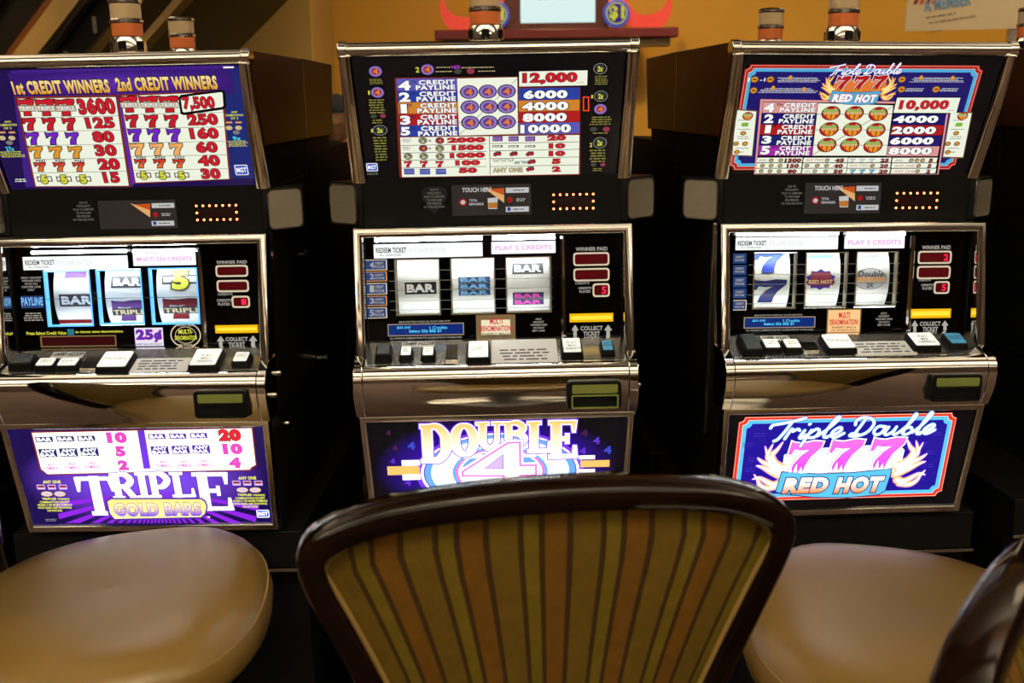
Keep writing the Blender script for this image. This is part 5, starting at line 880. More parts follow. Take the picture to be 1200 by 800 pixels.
def deck_fn(u, v, d): return DKp(u, v, d)
STICK = {'L': '10490 H2209', 'C': '10489 H2208', 'R': '10488 H2207'}
def make_machine(key, pose, label):
    loc, rot = place(*pose)
    root = empty('slot_machine', loc, rot, label, 'slot machine', 'lit slot machines facing the camera')
    shell(root); sides(root); seam(root, .4765)
    # --- top box trim
    n = 14; prof = [(.038 + .017*math.cos(a), Zt(.085) + .0145*math.sin(a)) for a in [2*math.pi*k/n for k in range(n)]]
    MB().prism_x(prof, -.258, .258).build('top_trim', CHROME, root, smooth=60)
    for s in (-1, 1):
        xs = sorted((s*.257, s*.2735)); MB().prism_x([(.038+.0195*math.cos(a), Zt(.085)+.0170*math.sin(a)) for a in [2*math.pi*k/16 for k in range(16)]], *xs).build('trim_cap', CHROME, root, bevel=.002)
        b = MB(); N = 12; rows = []
        for i in range(N+1):
            t = i/N; v = .004 - t*.250; bow = .006*math.sin(math.pi*t)*(1 if t < .5 else .6); xi = .2505 - .0075*t
            pr = [(xi, -.006), (xi+.002, .004), (xi+.008, .007), (.266, .006), (.2715, .001), (.2722, -.010)]
            rows.append([TGp(s*x, v, d + bow) for x, d in pr])
        M = len(rows[0]); vs = [p for r in rows for p in r]
        fs = [(i*M+k, i*M+k+1, (i+1)*M+k+1, (i+1)*M+k) for i in range(N) for k in range(M-1)] + [(i*M+M-1, i*M, (i+1)*M, (i+1)*M+M-1) for i in range(N)] + [tuple(range(M)), tuple(range(N*M+M-1, N*M-1, -1))]
        b.add(vs, fs).build('side_trim', CHROME2, root, smooth=40)
    # --- paytable glass
    g = MB().prism([(-.2495,.002),(.2495,.002),(.2425,-.2415),(-.2425,-.2415)], TGp, -.006, -.0004).build('paytable_glass', PLATE, root, smooth=0)
    a = Art(TGp); a.poly([(-.2485,.001),(.2485,.001),(.2415,-.2405),(-.2415,-.2405)], {'L': s2l((26,10,74)), 'C': s2l((7,6,9)), 'R': s2l((5,5,7))}[key], 0)
    a.run(ART['TG_' + key]); a.build('paytable_print', ART_TOP, g)
    # --- status strip with speakers
    st = MB().prism(rrect(-.256,-.0865,.256,.003,.004), STp, -.02, -.0003).build('status_strip', SATIN, root)
    a = Art(STp); rest = a.run(ART['ST_' + key]); a.build('strip_print', ART_STRIP, st)
    for o in rest:
        x0, y0, x1, y1 = (q*1e-4 for q in o[1:5]); b = MB()
        for k in range(7):
            for yy in (y0+.003, y1-.003): b.lathe([(.0004,.003),(.0018,.0022),(.0022,.001),(.0022,0)], 8, STp(x0+.003+(x1-x0-.006)*k/6, yy, .0008), 'y')
        for xx in (x0+.003, x1-.003): b.lathe([(.0004,.003),(.0018,.0022),(.0022,.001),(.0022,0)], 8, STp(xx, (y0+y1)/2, .0008), 'y')
        for i, p in enumerate(b.v): pass
        b.build('led_bulbs', LED, st)
    for s in (-1, 1):
        pl = [(s*.250,.112),(s*.260,.110),(s*.3225,.160),(s*.3225,.185),(s*.250,.200)]
        sp = MB().prism(pl, lambda u, v, d: (u, v, d), Zt(-.243), Zt(-.158)).build('speaker', SATIN, root, bevel=.004)
        A0, A1 = Vector((s*.260,.110)), Vector((s*.3225,.160)); t = (A1-A0).normalized(); nn = Vector((t.y, -t.x)) if s > 0 else Vector((-t.y, t.x))
        if nn.y > 0: nn = -nn
        fn = lambda u, v, d: ((A0+t*u+nn*d).x, (A0+t*u+nn*d).y, v)
        MB().prism(rrect(.006, Zt(-.238), .076, Zt(-.163), .010), fn, -.003, .0022).build('speaker_grille', GRILLE, sp, smooth=0)
        MB().sweep(rrect(.006, Zt(-.238), .076, Zt(-.163), .010), [(-.0022,-.002),(-.0022,.003),(.0006,.003),(.0006,-.002)], fn, True).build('grille_rim', STEEL, sp)
    # --- door frame of the reel section
    pr = [(.0015,-.072),(0,-.004),(.0012,-.0008),(.0045,.0010),(.0125,.0014),(.0165,.0002),(.0185,-.004),(.0188,-.052)]
    MB().sweep([(-.250,-.2485),(-.250,-.0215),(.250,-.0215),(.250,-.2485)], pr, PPp).build('door_frame', CHROME, root, smooth=50)
    # --- reel plate with three windows
    ops = ART['RG_' + key]; wins = [tuple(q*1e-4 for q in o[1:5]) for o in ops if o[0] == 'win']
    vt = max(q[3] for q in wins); vb = min(q[1] for q in wins); b = MB()
    def slab(u0, v0, u1, v1): b.prism([(u0,v0),(u1,v0),(u1,v1),(u0,v1)], RGp, -.003, 0)
    slab(-.2485, vt, .2485, .002); slab(-.2485, -.2170, .2485, vb)
    us = [-.2485] + [x for q in wins for x in (q[0], q[2])] + [.2485]
    for i in range(0, 8, 2): slab(us[i], vb, us[i+1], vt)
    plate = b.build('reel_plate', PLATE, root, smooth=0)
    a = Art(RGp); rest = a.run([o for o in ops if o[0] != 'win'])
    if key != 'L':
        q0 = wins[0]; hh = q0[3]-q0[1]
        for f in (.2, .38, .55, .74, .9): a.rect('gy', (q0[0]-.012, q0[3]-hh*f-.0004, wins[2][2]+.004, q0[3]-hh*f+.0004), 30)
    else: a.rect('gy2', (wins[0][0]-.004, (wins[0][1]+wins[0][3])/2-.0005, wins[2][2]+.004, (wins[0][1]+wins[0][3])/2+.0005), 30)
    a.build('panel_print', ART_REEL, plate)
    for o in rest:
        x0, y0, x1, y1 = (q*1e-4 for q in o[1:5])
        if o[0] == 'tube':
            c0 = RGp(x0, (y0+y1)/2, .010); c1 = RGp(x1, (y0+y1)/2, .010); MB().tube([c0, c1], .0028, 10).build('lamp_tube', TUBE, plate)
        if o[0] == 'div': MB().sweep([((x0+x1)/2, y0), ((x0+x1)/2, y1)], [(-.005,0),(-.005,.014),(-.002,.018),(.002,.018),(.005,.014),(.005,0)], RGp).build('divider', CHROME, plate)
    for q in wins:
        MB().sweep([(q[0],q[1]),(q[0],q[3]),(q[2],q[3]),(q[2],q[1])], [(-.0018,-.012),(-.0018,.0016),(.0008,.0016),(.0008,-.003)], RGp, True).build('window_trim', BLUEL if key == 'L' else BEIGE, plate, smooth=0)
    # reels
    SY = {'C': [[('bar',.17,.44,.91,.66,'k','w')], [('bar3',.15,.365,.90,.71,'bl3','cy3')], [('bar',.14,.14,.86,.335,'gy2','w'),('bar2',.14,.67,.86,.925,'nv','mg3')]],
          'R': [[('7',.16,-.04,.86,.38,'lb'),('7',.1,.5,.92,.94,'nv3')], [('scr',.2,.06,.8,.13,'sk2'),('burst',.12,.33,.9,.72,0)], [('scr',.3,.08,.75,.14,'gy'),('round',.1,.33,.92,.73,0)]],
          'L': [[('blk',.25,-.02,.75,.16,'pu2'),('bar',.12,.45,.92,.68,'gy2','w'),('blk',.0,.95,1,1.03,'rd3')], [('bar',.15,.15,.9,.36,'gy2','w'),('t7',.14,.6,.9,1.0,'pu2')], [('five',.12,.08,.9,.42,0),('t7',.12,.58,.92,.97,'rd3')]]}[key]
    for q, sy in zip(wins, SY):
        um = (q[0]+q[2])/2; hw = (q[2]-q[0])/2 - .001; vm = (q[1]+q[3])/2; hv = (q[3]-q[1])/2; R = .105
        cyl = lambda u, h, d, um=um, vm=vm: RGp(um+u, vm + (R+d)*math.sin(h/R*1.0), -.032 - R + (R+d)*math.cos(h/R*1.0))
        b = MB(); N = 20; vs = []; H2 = hv*1.25
        for i in range(N+1):
            h = -H2 + 2*H2*i/N; vs += [cyl(-hw, h, 0), cyl(hw, h, 0), cyl(hw, h, -.004), cyl(-hw, h, -.004)]
        fs = [(4*i+k, 4*i+(k+1)%4, 4*i+4+(k+1)%4, 4*i+4+k) for i in range(N) for k in range(4)] + [(0,1,2,3), (4*N+3,4*N+2,4*N+1,4*N)]
        rl = b.add(vs, fs).build('reel', REELW, root)
        a = Art(lambda u, v, d: cyl(u, v, .0007 + d*1.5))
        ub = lambda x0, y0, x1, y1: ((2*x0-1)*hw, (1-2*y1)*hv, (2*x1-1)*hw, (1-2*y0)*hv)
        def strips(c, bx, l):
            for i in range(5): a.rect(c, (bx[0], bx[1]+(bx[3]-bx[1])*i/5, bx[2], bx[1]+(bx[3]-bx[1])*(i+1)/5), l)
        for o in sy:
            bx = ub(*o[1:5]); w_, h_ = bx[2]-bx[0], bx[3]-bx[1]
            if o[0][:3] == 'bar':
                nb = int(o[0][3:] or 1)
                for i in range(nb):
                    y0 = bx[1]+h_*i/nb; y1 = bx[1]+h_*(i+1)/nb; strips(o[5], (bx[0], y0+(h_*.02 if nb > 1 else 0), bx[2], y1-(h_*.02 if nb > 1 else 0)), 1); e = (y1-y0)
                    a.text('BAR', (bx[0]+w_*.06, y0+e*.16, bx[2]-w_*.06, y1-e*.16), o[6], 0, 5, 0, 0, 4)
            elif o[0] == '7': a.seven(o[5], bx, 'k', .0006, 2)
            elif o[0] == 'blk': strips(o[5], bx, 1)
            elif o[0] == 't7':
                a.seven(o[5], bx, 'k', .001, 2); strips('k', (bx[0]-.002, bx[1]+h_*.28, bx[2]+.002, bx[1]+h_*.62), 4); a.text('TRIPLE', (bx[0], bx[1]+h_*.33, bx[2], bx[1]+h_*.57), 'tn', 0, 3, 0, 0, 6)
            elif o[0] == 'five':
                strips('gy2', (bx[0], bx[1]+h_*.3, bx[2], bx[1]+h_*.8), 1); strips('gy4', (bx[0]+.003, bx[1]+h_*.4, bx[2]-.003, bx[1]+h_*.7), 2); a.text('5', (bx[0]+w_*.28, bx[1], bx[2]-w_*.25, bx[3]), 'ye', 'k', 6, 4, 0, 6)
            elif o[0] == 'scr': strips(o[5], bx, 1)
            elif o[0] == 'burst':
                cx, cy = (bx[0]+bx[2])/2, (bx[1]+bx[3])/2; a.poly([(cx+(w_/2)*(1 if k % 2 else .82)*math.cos(k*math.pi/10), cy+(h_/2)*(1 if k % 2 else .8)*math.sin(k*math.pi/10)) for k in range(20)], 'pu3', 2)
                strips('pk2', (bx[0]+w_*.18, cy+h_*.02, bx[2]-w_*.18, cy+h_*.34), 4); strips('rd3', (bx[0]+w_*.08, cy-h_*.26, bx[2]-w_*.08, cy+h_*.02), 4); a.text('RED HOT', (bx[0]+w_*.12, cy-h_*.2, bx[2]-w_*.12, cy), 'cr2', 0, 4, 0, 0, 7)
            elif o[0] == 'round':
                a.ell('gy', bx, 2); a.ell('gy4', (bx[0]+.0016, bx[1]+.0016, bx[2]-.0016, bx[3]-.0016), 4); strips('cr2', (bx[0]+w_*.04, bx[1]+h_*.38, bx[2]-w_*.04, bx[1]+h_*.6), 6)
                a.text('Double', (bx[0]+w_*.12, bx[1]+h_*.6, bx[2]-w_*.1, bx[1]+h_*.88), 'gy2', 0, 2, 0, .15, 8); a.text('RED HOT', (bx[0]+w_*.1, bx[1]+h_*.42, bx[2]-w_*.1, bx[1]+h_*.56), 'pe', 0, 4, 0, 0, 9); a.text('2X', (bx[0]+w_*.4, bx[1]+h_*.1, bx[2]-w_*.38, bx[1]+h_*.32), 'gy2', 0, 3, 0, 0, 8)
        a.build('symbol', ART_PRINT, rl)
    for vv, lm in ((vt+.004, REELLAMP), (vb-.004, REELFILL)):  # lamp above the windows, added fill tube below them
        c = RGp(0, vv, -.010); MB().tube([(-.20, c[1], c[2]), (.115, c[1], c[2])], .005, 10).build('reel_lamp', lm, root)  # the lower one is the added fill tube
    MB().prism([(-.2488,-.2165),(.2488,-.2165),(.2488,.001),(-.2488,.001)], RGp, .0058, .0064).build('reel_glass', PANE, root, smooth=0)
    # --- button deck
    dk = MB().prism([(-.2498,-.0925),(.2498,-.0925),(.2498,.004),(-.2498,.004)], DKp, -.012, 0).build('button_deck', DECKM, root)
    for o in ART['DK_' + key]:
        typ, cc = o[1], o[2]; x0, y0, x1, y1 = (q*1e-4 for q in o[3:7])
        if typ == 'b':
            y1 -= .017; y0 += .001; hgt = .013 if o[7] else .012
            if cc == 'dk': hgt = .016
            P1 = rrect(x0, y0, x1, y1, .004); P2 = rrect(x0+.003, y0+.002, x1-.003, y1-.002, .004)
            bt = MB().taper(P1, P2, DKp, 0, hgt).build('push_button', SATIN, root, bevel=.0012)
            P3 = rrect(x0+.0055, y0+.0045, x1-.0055, y1-.0035, .003); MB().prism(P3, DKp, hgt-.001, hgt+.0022).build('button_cap', {'wb': KEYW, 'mx': KEYW, 'bb': KEYB, 'dk': KEYD, 'wb2': KEYW}[cc], bt, bevel=.001)
            a = Art(lambda u, v, d: DKp(u, v, hgt+.0024+d)); mx_, my_ = (x0+x1)/2, (y0+y1)/2
            if cc == 'mx':
                for i, t in enumerate(('CREDITS', 'MAX', 'PLAY')): a.text(t, (mx_-.0025*len(t), y0+.010+i*.011, mx_+.0025*len(t), y0+.018+i*.011), 'gy2', 0, 2)
            elif cc in ('wb', 'wb2') : a.micro('gy', (x0+.009, my_-.006, x1-.009, my_+.008), 3, 1)
            elif cc == 'bb': a.micro('nv', (x0+.007, my_-.006, x1-.007, my_+.008), 3, 1)
            if a.v: a.build('button_print', ART_PRINT, bt)
        elif typ == 'f': MB().prism(rrect(x0, y0, x1, y1, .004), DKp, 0, .004).build('blank_cover', CHROME, root, bevel=.001)
        elif typ == 's':
            sl = MB().prism(rrect(x0, y0, x1, y1, .001), DKp, 0, .0008).build('number_sticker', CARD, root, smooth=0, label='white sticker printed with the machine number')
            a = Art(lambda u, v, d: DKp(u, v, .001+d)); a.text(STICK[key], (x0+.002, y0+.004, x1-.002, y1-.003), 'k', 0, 3, 0, .15); a.build('sticker_print', ART_PRINT, sl)
        elif typ == 'c':
            sl = MB().prism(rrect(x0, y0, x1, y1, .002), DKp, 0, .001).build('info_card', CARD, root, smooth=0, label='white card with fine print on the button deck')
            a = Art(lambda u, v, d: DKp(u, v, .0012+d)); a.micro('gy2', (x0+.012, y0+.006, x1-.012, y1-(.035 if y1-y0 > .07 else .006)), 4, 1); a.build('card_print', ART_PRINT, sl)
    # --- chrome ledge under the deck
    rp = [(.006,-.4935),(-.004,-.4945),(-.0145,-.4985),(-.0215,-.5065),(-.0255,-.518),(-.0262,-.532),(-.0235,-.552),(-.0165,-.572),(-.0085,-.588),(-.0045,-.5965),(.02,-.5965),(.02,-.505)]
    MB().prism_x([(y, Zt(z)) for y, z in rp], -.2515, .2515).build('chrome_ledge', CHROME, root, smooth=40)
    for s in (-1, 1):
        xs = sorted((s*.2525, s*.2705)); q = [(y-.0015 if y < .015 else y+.04, Zt(z)) for y, z in rp]; q = [(.075, Zt(-.482)), (.018, Zt(-.482))] + q[1:]
        MB().prism_x(q, *xs).build('ledge_cap', CHROME, root, smooth=40, bevel=.0015)
    # --- bill acceptor
    fnA = lambda u, v, d: (u, -.018 - d, Zt(v))
    ba = MB().taper(rrect(.130,-.584,.240,-.522,.008), rrect(.134,-.580,.236,-.526,.008), fnA, -.02, .020).build('bill_acceptor', SATIN, root, bevel=.002)
    MB().prism(rrect(.143,-.549,.229,-.532,.003), fnA, .015, .0215).build('acceptor_bezel', BEZG, ba, label='yellow-green lit bezel of the bill slot')
    MB().sweep(rrect(.143,-.577,.229,-.553,.002), [(-.0015,.018),(-.0015,.023),(.0015,.023),(.0015,.018)], fnA, True).build('slot_mouth', BEZG if key == 'C' else SATIN, ba)
    # --- belly glass
    MB().sweep([(-.2455,-.2270),(-.2525,-.0035),(.2525,-.0035),(.2455,-.2270)], [(0,-.004),(0,.004),(.003,.0065),(.0115,.0065),(.0135,.003),(.0135,-.012)], BGp, True).build('belly_frame', CHROME2, root, smooth=40)
    g = MB().prism([(-.253,-.003),(.253,-.003),(.246,-.2275),(-.246,-.2275)], BGp, -.004, -.0004).build('belly_glass', PLATE, root, smooth=0)
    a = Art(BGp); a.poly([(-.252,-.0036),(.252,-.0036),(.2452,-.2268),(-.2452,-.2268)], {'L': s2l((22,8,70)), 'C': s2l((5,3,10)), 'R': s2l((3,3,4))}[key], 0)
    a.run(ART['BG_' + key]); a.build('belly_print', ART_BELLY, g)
    # --- candle and side hardware
    candle(root, {'L': -.012, 'C': -.006, 'R': .0}[key], .20)
    for y, z, r in ((.36,-.325,.009), (.063,-.518,.006), (.02,-.551,.006), (.10,-.633,.005)):
        MB().lathe([(r,.266),(r,.277),(r*.7,.280),(.001,.281)], 14, (0, y, Zt(z)), 'x').build('side_bolt', CHROME2, root)
    MB().lathe([(.012,.266),(.012,.272),(.008,.274),(.008,.286),(.011,.288),(.012,.300),(.009,.304),(.001,.305)], 18, (0, .42, Zt(-.575)), 'x').build('side_knob', CHROME, root)
    MB().box(-.2725, .1065, Zt(-.68), -.266, .1085, Zt(-.245)).build('door_seam', STEEL, root)
    return root
POSE = {'L': (-.7403,1.9662,-.0282,-.00477,.0076), 'C': (-.0321,1.95,.015,.00694,.00469), 'R': (.679,1.998,.075,-.00217,-.01524)}
make_machine('L', POSE['L'], 'slot machine with purple glass reading TRIPLE GOLD BARS and winners table')
make_machine('C', POSE['C'], 'slot machine with black glass reading DOUBLE 4 behind the striped stool')
make_machine('R', POSE['R'], 'slot machine with blue glass reading Triple Double RED HOT in red frame')
def plain_machine(pose, label, back=False, cx=0.0, yb=.475, base_hw=.30):
    loc, rot = place(*pose)
    root = empty('slot_machine', loc, rot, label, 'slot machine', 'slot machines turned away or cut off by the frame')
    if back:                                   # stands behind its neighbour, facing the other aisle: local +y is its front
        b = MB(); b.prism_x([(yb+.004, Zt(.096)), (.80, Zt(.094)), (.74, Zt(-.155)), (yb+.004, Zt(-.155))], -.266, .266)
        b.box(-.268, yb+.004, Zt(-.60), .268, 1.04, Zt(-.105)); b.prism_x([(yb+.004, Zt(-.60)), (.84, Zt(-.60)), (.80, Zt(-.85)), (yb+.004, Zt(-.85))], -.262, .262); b.box(-.30, yb+.014, .012, .30, .77, Zt(-.85))
        b.build('cabinet', BLACK, root, bevel=.002)
        for s in (-1, 1):
            MB().prism_x([(yb+.005, Zt(.099)), (.82, Zt(.097)), (.775, Zt(-.078)), (yb+.005, Zt(-.078))], *sorted((s*.266, s*.2715))).build('side_panel', WALNUT, root, bevel=.002)
        MB().prism_x([(.803+.017*math.cos(a), Zt(.085)+.0145*math.sin(a)) for a in [2*math.pi*k/14 for k in range(14)]], -.262, .262).build('top_trim', CHROME, root, smooth=60)
        MB().prism_x([(.845, Zt(-.494)), (.868, Zt(-.51)), (.872, Zt(-.535)), (.85, Zt(-.597)), (.75, Zt(-.597)), (.75, Zt(-.494))], -.268, .268).build('chrome_ledge', CHROME, root, smooth=40)
        candle(root, cx, .66)
    else:
        shell(root, base_hw=base_hw); sides(root)
        MB().prism_x([(.038+.017*math.cos(a), Zt(.085)+.0145*math.sin(a)) for a in [2*math.pi*k/14 for k in range(14)]], -.268, .268).build('top_trim', CHROME, root, smooth=60)
        MB().prism([(-.262,.002),(.262,.002),(.262,-.2415),(-.262,-.2415)], TGp, -.006, -.0004).build('paytable_glass', PLATE, root, smooth=0)
        MB().prism([(-.262,-.003),(.262,-.003),(.252,-.226),(-.252,-.226)], BGp, -.004, .002).build('belly_glass', PLATE, root, smooth=0)
        MB().prism([(-.2485,-.217),(.2485,-.217),(.2485,.002),(-.2485,.002)], RGp, -.003, 0).build('reel_plate', PLATE, root, smooth=0)
        MB().prism_x([(.006, Zt(-.4935)), (-.02, Zt(-.505)), (-.026, Zt(-.532)), (-.0045, Zt(-.5965)), (.02, Zt(-.5965))], -.268, .268).build('chrome_ledge', CHROME, root, smooth=40)
        candle(root, 0, .20)
    return root
plain_machine(POSE['L'], 'dark cabinet with tower light standing behind the purple-glass slot machine', True, -.055)
plain_machine(POSE['C'], 'dark cabinet hidden behind the middle slot machine, brown sided', True, .0)
plain_machine(POSE['R'], 'brown-sided cabinet with tower light behind the red-framed slot machine', True, .0)
NB = (1.50, 2.12, .12, 0, 0)
plain_machine(NB, 'dark slot machine cut off by the right edge of the picture', False, base_hw=.42)
plain_machine(NB, 'cabinet at the right edge showing only the top of its tower light', True, -.105)

plain_machine((-1.475, 1.93, -.06, 0, 0), 'dark slot machine just beyond the left edge of the picture', False)
plain_machine((-1.475, 1.93, -.06, 0, 0), 'cabinet behind the slot machine beyond the left edge', True, .0)
# ------------------------------------------------------------------ stools
def stripe_mat():
    m = bpy.data.materials.new('striped_fabric'); m.use_nodes = True; nt = m.node_tree; b = nt.nodes['Principled BSDF']; b.inputs['Roughness'].default_value = 0.85; b.inputs['Specular IOR Level'].default_value = 0.08
    uvn = nt.nodes.new('ShaderNodeUVMap'); uvn.uv_map = 'UVMap'; sx = nt.nodes.new('ShaderNodeSeparateXYZ'); nt.links.new(uvn.outputs[0], sx.inputs[0])
    ma = nt.nodes.new('ShaderNodeMath'); ma.operation = 'MULTIPLY'; ma.inputs[1].default_value = 5.6; nt.links.new(sx.outputs[0], ma.inputs[0])
    fr = nt.nodes.new('ShaderNodeMath'); fr.operation = 'FRACT'; nt.links.new(ma.outputs[0], fr.inputs[0])
    cr = nt.nodes.new('ShaderNodeValToRGB'); cr.color_ramp.interpolation = 'CONSTANT'; nt.links.new(fr.outputs[0], cr.inputs[0])
    gold, oli, ora, sep = (0.072, 0.043, 0.005), (0.078, 0.053, 0.005), (0.080, 0.036, 0.004), (0.026, 0.013, 0.004)
    st = [(0, gold), (.33, sep), (.405, oli), (.58, sep), (.655, ora), (.92, sep)]
    el = cr.color_ramp.elements
    while len(el) < len(st): el.new(0.5)
    for e, (p, c) in zip(el, st): e.position = p; e.color = (*c, 1)
    for e, (p, c) in zip(el, st): e.position = p
    n = nt.nodes.new('ShaderNodeTexNoise'); n.inputs['Scale'].default_value = 60; n.inputs['Detail'].default_value = 5
    tc = nt.nodes.new('ShaderNodeTexCoord'); nt.links.new(tc.outputs['Object'], n.inputs['Vector'])
    mr = nt.nodes.new('ShaderNodeMapRange'); mr.inputs[3].default_value = 0.72; mr.inputs[4].default_value = 1.25; nt.links.new(n.outputs['Fac'], mr.inputs[0])
    hs = nt.nodes.new('ShaderNodeHueSaturation'); nt.links.new(cr.outputs[0], hs.inputs['Color']); nt.links.new(mr.outputs[0], hs.inputs['Value']); nt.links.new(hs.outputs[0], b.inputs['Base Color'])
    bp = nt.nodes.new('ShaderNodeBump'); bp.inputs['Strength'].default_value = 0.2; bp.inputs['Distance'].default_value = 0.002; n3 = nt.nodes.new('ShaderNodeTexNoise'); n3.inputs['Scale'].default_value = 500
    nt.links.new(tc.outputs['Object'], n3.inputs['Vector']); nt.links.new(n3.outputs['Fac'], bp.inputs['Height']); nt.links.new(bp.outputs['Normal'], b.inputs['Normal'])
    return m
STRIPE = stripe_mat()
SEAT_Z = EYE - .78
def hwid(zr):                                   # half width of the back, zr = height relative to the shoulder
    t = min(1, max(0, -zr/.32)); return .269 - .136*t**.85
def stool(name, x, y, yaw, label, zt=EYE-.412, group='striped-back casino stools', seat_z=None, shw=.298):
    """yaw: direction the sitter faces, 0 = +y (towards the machines)"""
    sz = SEAT_Z if seat_z is None else seat_z
    root = empty(name, (x, y, 0), (0, 0, yaw), label, 'stool', group)
    # seat
    NA, prof = 56, [(.0,.0),(.25,.001),(.5,.0),(.68,-.003),(.80,-.008),(.88,-.016),(.94,-.028),(.98,-.044),(1,-.062),(.992,-.082),(.96,-.094),(.80,-.100),(.0,-.100)]
    def outl(a):
        c, s_ = math.cos(a), math.sin(a); n = 2.3; r = (abs(c/shw)**n + abs(s_/.262)**n) ** (-1/n); return r*c*(1 + .13*s_), r*s_
    vs = []; fs = []
    for i, (k, h) in enumerate(prof):
        for j in range(NA):
            px, py = outl(2*math.pi*j/NA); sad = -.010*math.exp(-((px*k)**2 + (py*k + .03)**2)/.018) + .006*math.exp(-((py*k-.15)**2)/.006) if i < 8 else 0
            vs.append((px*k, py*k, sz + h + sad))
    for i in range(len(prof)-1):
        for j in range(NA): fs.append((i*NA+j, i*NA+(j+1)%NA, (i+1)*NA+(j+1)%NA, (i+1)*NA+j))
    seat = MB().add(vs, fs).build('seat', VINYL, root, smooth=80)
    MB().tube([(*[c*.972 for c in outl(2*math.pi*j/NA)], sz-.0385) for j in range(NA)], .0022, 6, True).build('piping', PIPING, seat)
    MB().lathe([(.20, sz-.125),(.205, sz-.12),(.205, sz-.10),(.1, sz-.098)], 32).build('seat_pan', WOOD, root)
    MB().lathe([(.05, .03),(.05, sz-.2),(.09, sz-.125)], 24).build('column', STEEL, root)
    MB().lathe([(.23, 0),(.23, .012),(.21, .022),(.06, .034),(.05, .04)], 40).build('foot', STEEL, root)
    # back: fan-shaped wooden frame around a striped panel
    lean = .10; yb = -.239
    crv = lambda px, z: yb - lean*(z - sz) + .20*px*px
    zb = sz - .06; path = []; TOP = .028
    zc = zt - .030
    n = 14
    for i in range(n): z = zb + (zc - zb)*i/n; path.append((-hwid(z-zt), z))
    m_ = 40
    for i in range(m_+1):
        u = -math.cos(math.pi*i/m_) ; sgn = 1 if u > 0 else -1
        xx = u*hwid(zc - zt); z = zt + TOP*(1-u*u) - .030*abs(u)**9; path.append((xx, z))
    for i in range(n-1, -1, -1): z = zb + (zc - zb)*i/n; path.append((hwid(z-zt), z))
    for _ in range(10): path = [path[0]] + [tuple((a_ + 2*b_ + c_)/4 for a_, b_, c_ in zip(path[i-1], path[i], path[i+1])) for i in range(1, len(path)-1)] + [path[-1]]
    pr = [(-.011,.021),(-.011,-.024),(-.009,-.0265),(.008,-.0265),(.0125,-.024),(.0155,-.019),(.0168,0),(.0155,.017),(.012,.022),(.006,.024),(-.009,.023)]
    MB().sweep(path, pr, lambda u, v, d: (u, crv(u, v)+d, v)).build('back_frame', WOOD, root, smooth=50)
    for sgn, nm in ((-1, 'back_panel'), (1, 'back_cushion')):
        NU, NV = 40, 14; vs = []; fs = []; uvs = []
        for j in range(NV+1):
            for i in range(NU+1):
                u = -1 + 2*i/NU; t = j/NV
                ztop = zt + TOP*(1-u*u) - .030*abs(u)**9 - .010; zz = zb + t*(ztop - zb); wd = hwid(min(zz, zc)-zt) - .014
                xx = u*wd; puff = (.006 if sgn < 0 else .016)*(1-abs(u)**4)*(1-(2*t-1)**6)
                vs.append((xx, crv(xx, zz) + sgn*(.014 + puff), zz)); uvs.append(((u+1)/2, t))
        for j in range(NV):
            for i in range(NU): fs.append((j*(NU+1)+i, j*(NU+1)+i+1, (j+1)*(NU+1)+i+1, (j+1)*(NU+1)+i))
        o = MB().add(vs, fs).build(nm, STRIPE, root, smooth=80)
        uvl = o.data.uv_layers.new(name='UVMap')
        for l in o.data.loops: uvl.data[l.index].uv = uvs[l.vertex_index]
        rim = [(*v,) for v in [vs[i] for i in range(NV*(NU+1), (NV+1)*(NU+1))]]
        left = [vs[j*(NU+1)] for j in range(NV+1)]; right = [vs[j*(NU+1)+NU] for j in range(NV, -1, -1)]
        MB().tube([(p[0], p[1]+sgn*.001, p[2]) for p in left + rim[1:-1] + right], .0028, 6).build('welt', PIPING, o)
    return root
rz = lambda deg: math.radians(deg)
stool('casino_stool', .0025, 1.270, rz(7.8), 'stool with gold and orange striped back in front of the middle machine', shw=.225)
stool('casino_stool', -.680, 1.632, rz(-83), 'stool with large tan seat at the left machine, lower left corner')
stool('casino_stool', .622, 1.515, rz(82), 'stool with tan seat at the right machine, beside the striped back')
stool('casino_stool', .675, .735, rz(-128), 'stool whose dark striped back juts in at the lower right corner', zt=EYE-.482)

# ------------------------------------------------------------------ background
# back-wall sign with screen, red scrolls and price discs
SY = 6.42
RED = mat('red_sign_lacquer', (0.62, 0.05, 0.035), 0.3, emit=(1.0, 0.09, 0.06), es=0.35, noise=0.06); DKR = mat('dark_red_shelf', (0.16, 0.012, 0.012), 0.3, noise=0.1); SGB = mat('sign_brown_frame', (0.10, 0.022, 0.016), 0.35, noise=0.15)
sg = empty('wall_sign', (0, SY, EYE + .34), label='red scrolled sign with a bright screen and $1 discs on the wall', cat='sign')
fnS = lambda u, v, d: (u, -d, v)
MB().prism([(-.02,.02),(.58,.02),(.58,.75),(-.02,.75)], fnS, 0, .09).build('screen_frame', SGB, sg, bevel=.008)
scr = MB().prism([(.075,.09),(.505,.09),(.505,.48),(.075,.48)], fnS, .088, .094).build('screen', mat('lit_screen', (0.05,0.06,0.06), 0.3, emit=(0.66, 0.88, 0.88), es=0.95), sg, label='pale cyan lit screen')
a = Art(lambda u, v, d: (u, -.096-d, v)); a.micro('cy3', (.14, .20, .44, .26), 1, 1); a.micro('gy3', (.12, .30, .46, .36), 1, 1); a.build('screen_print', ART_STRIP, scr)
MB().box(-.42, -.14, .0, .98, -.02, .055).build('shelf', DKR, sg, bevel=.006); MB().box(-.38, -.10, -.05, .94, -.02, .0).build('shelf_moulding', mat('tan_moulding', (0.30, 0.19, 0.06), 0.5, noise=0.1), sg, bevel=.006)
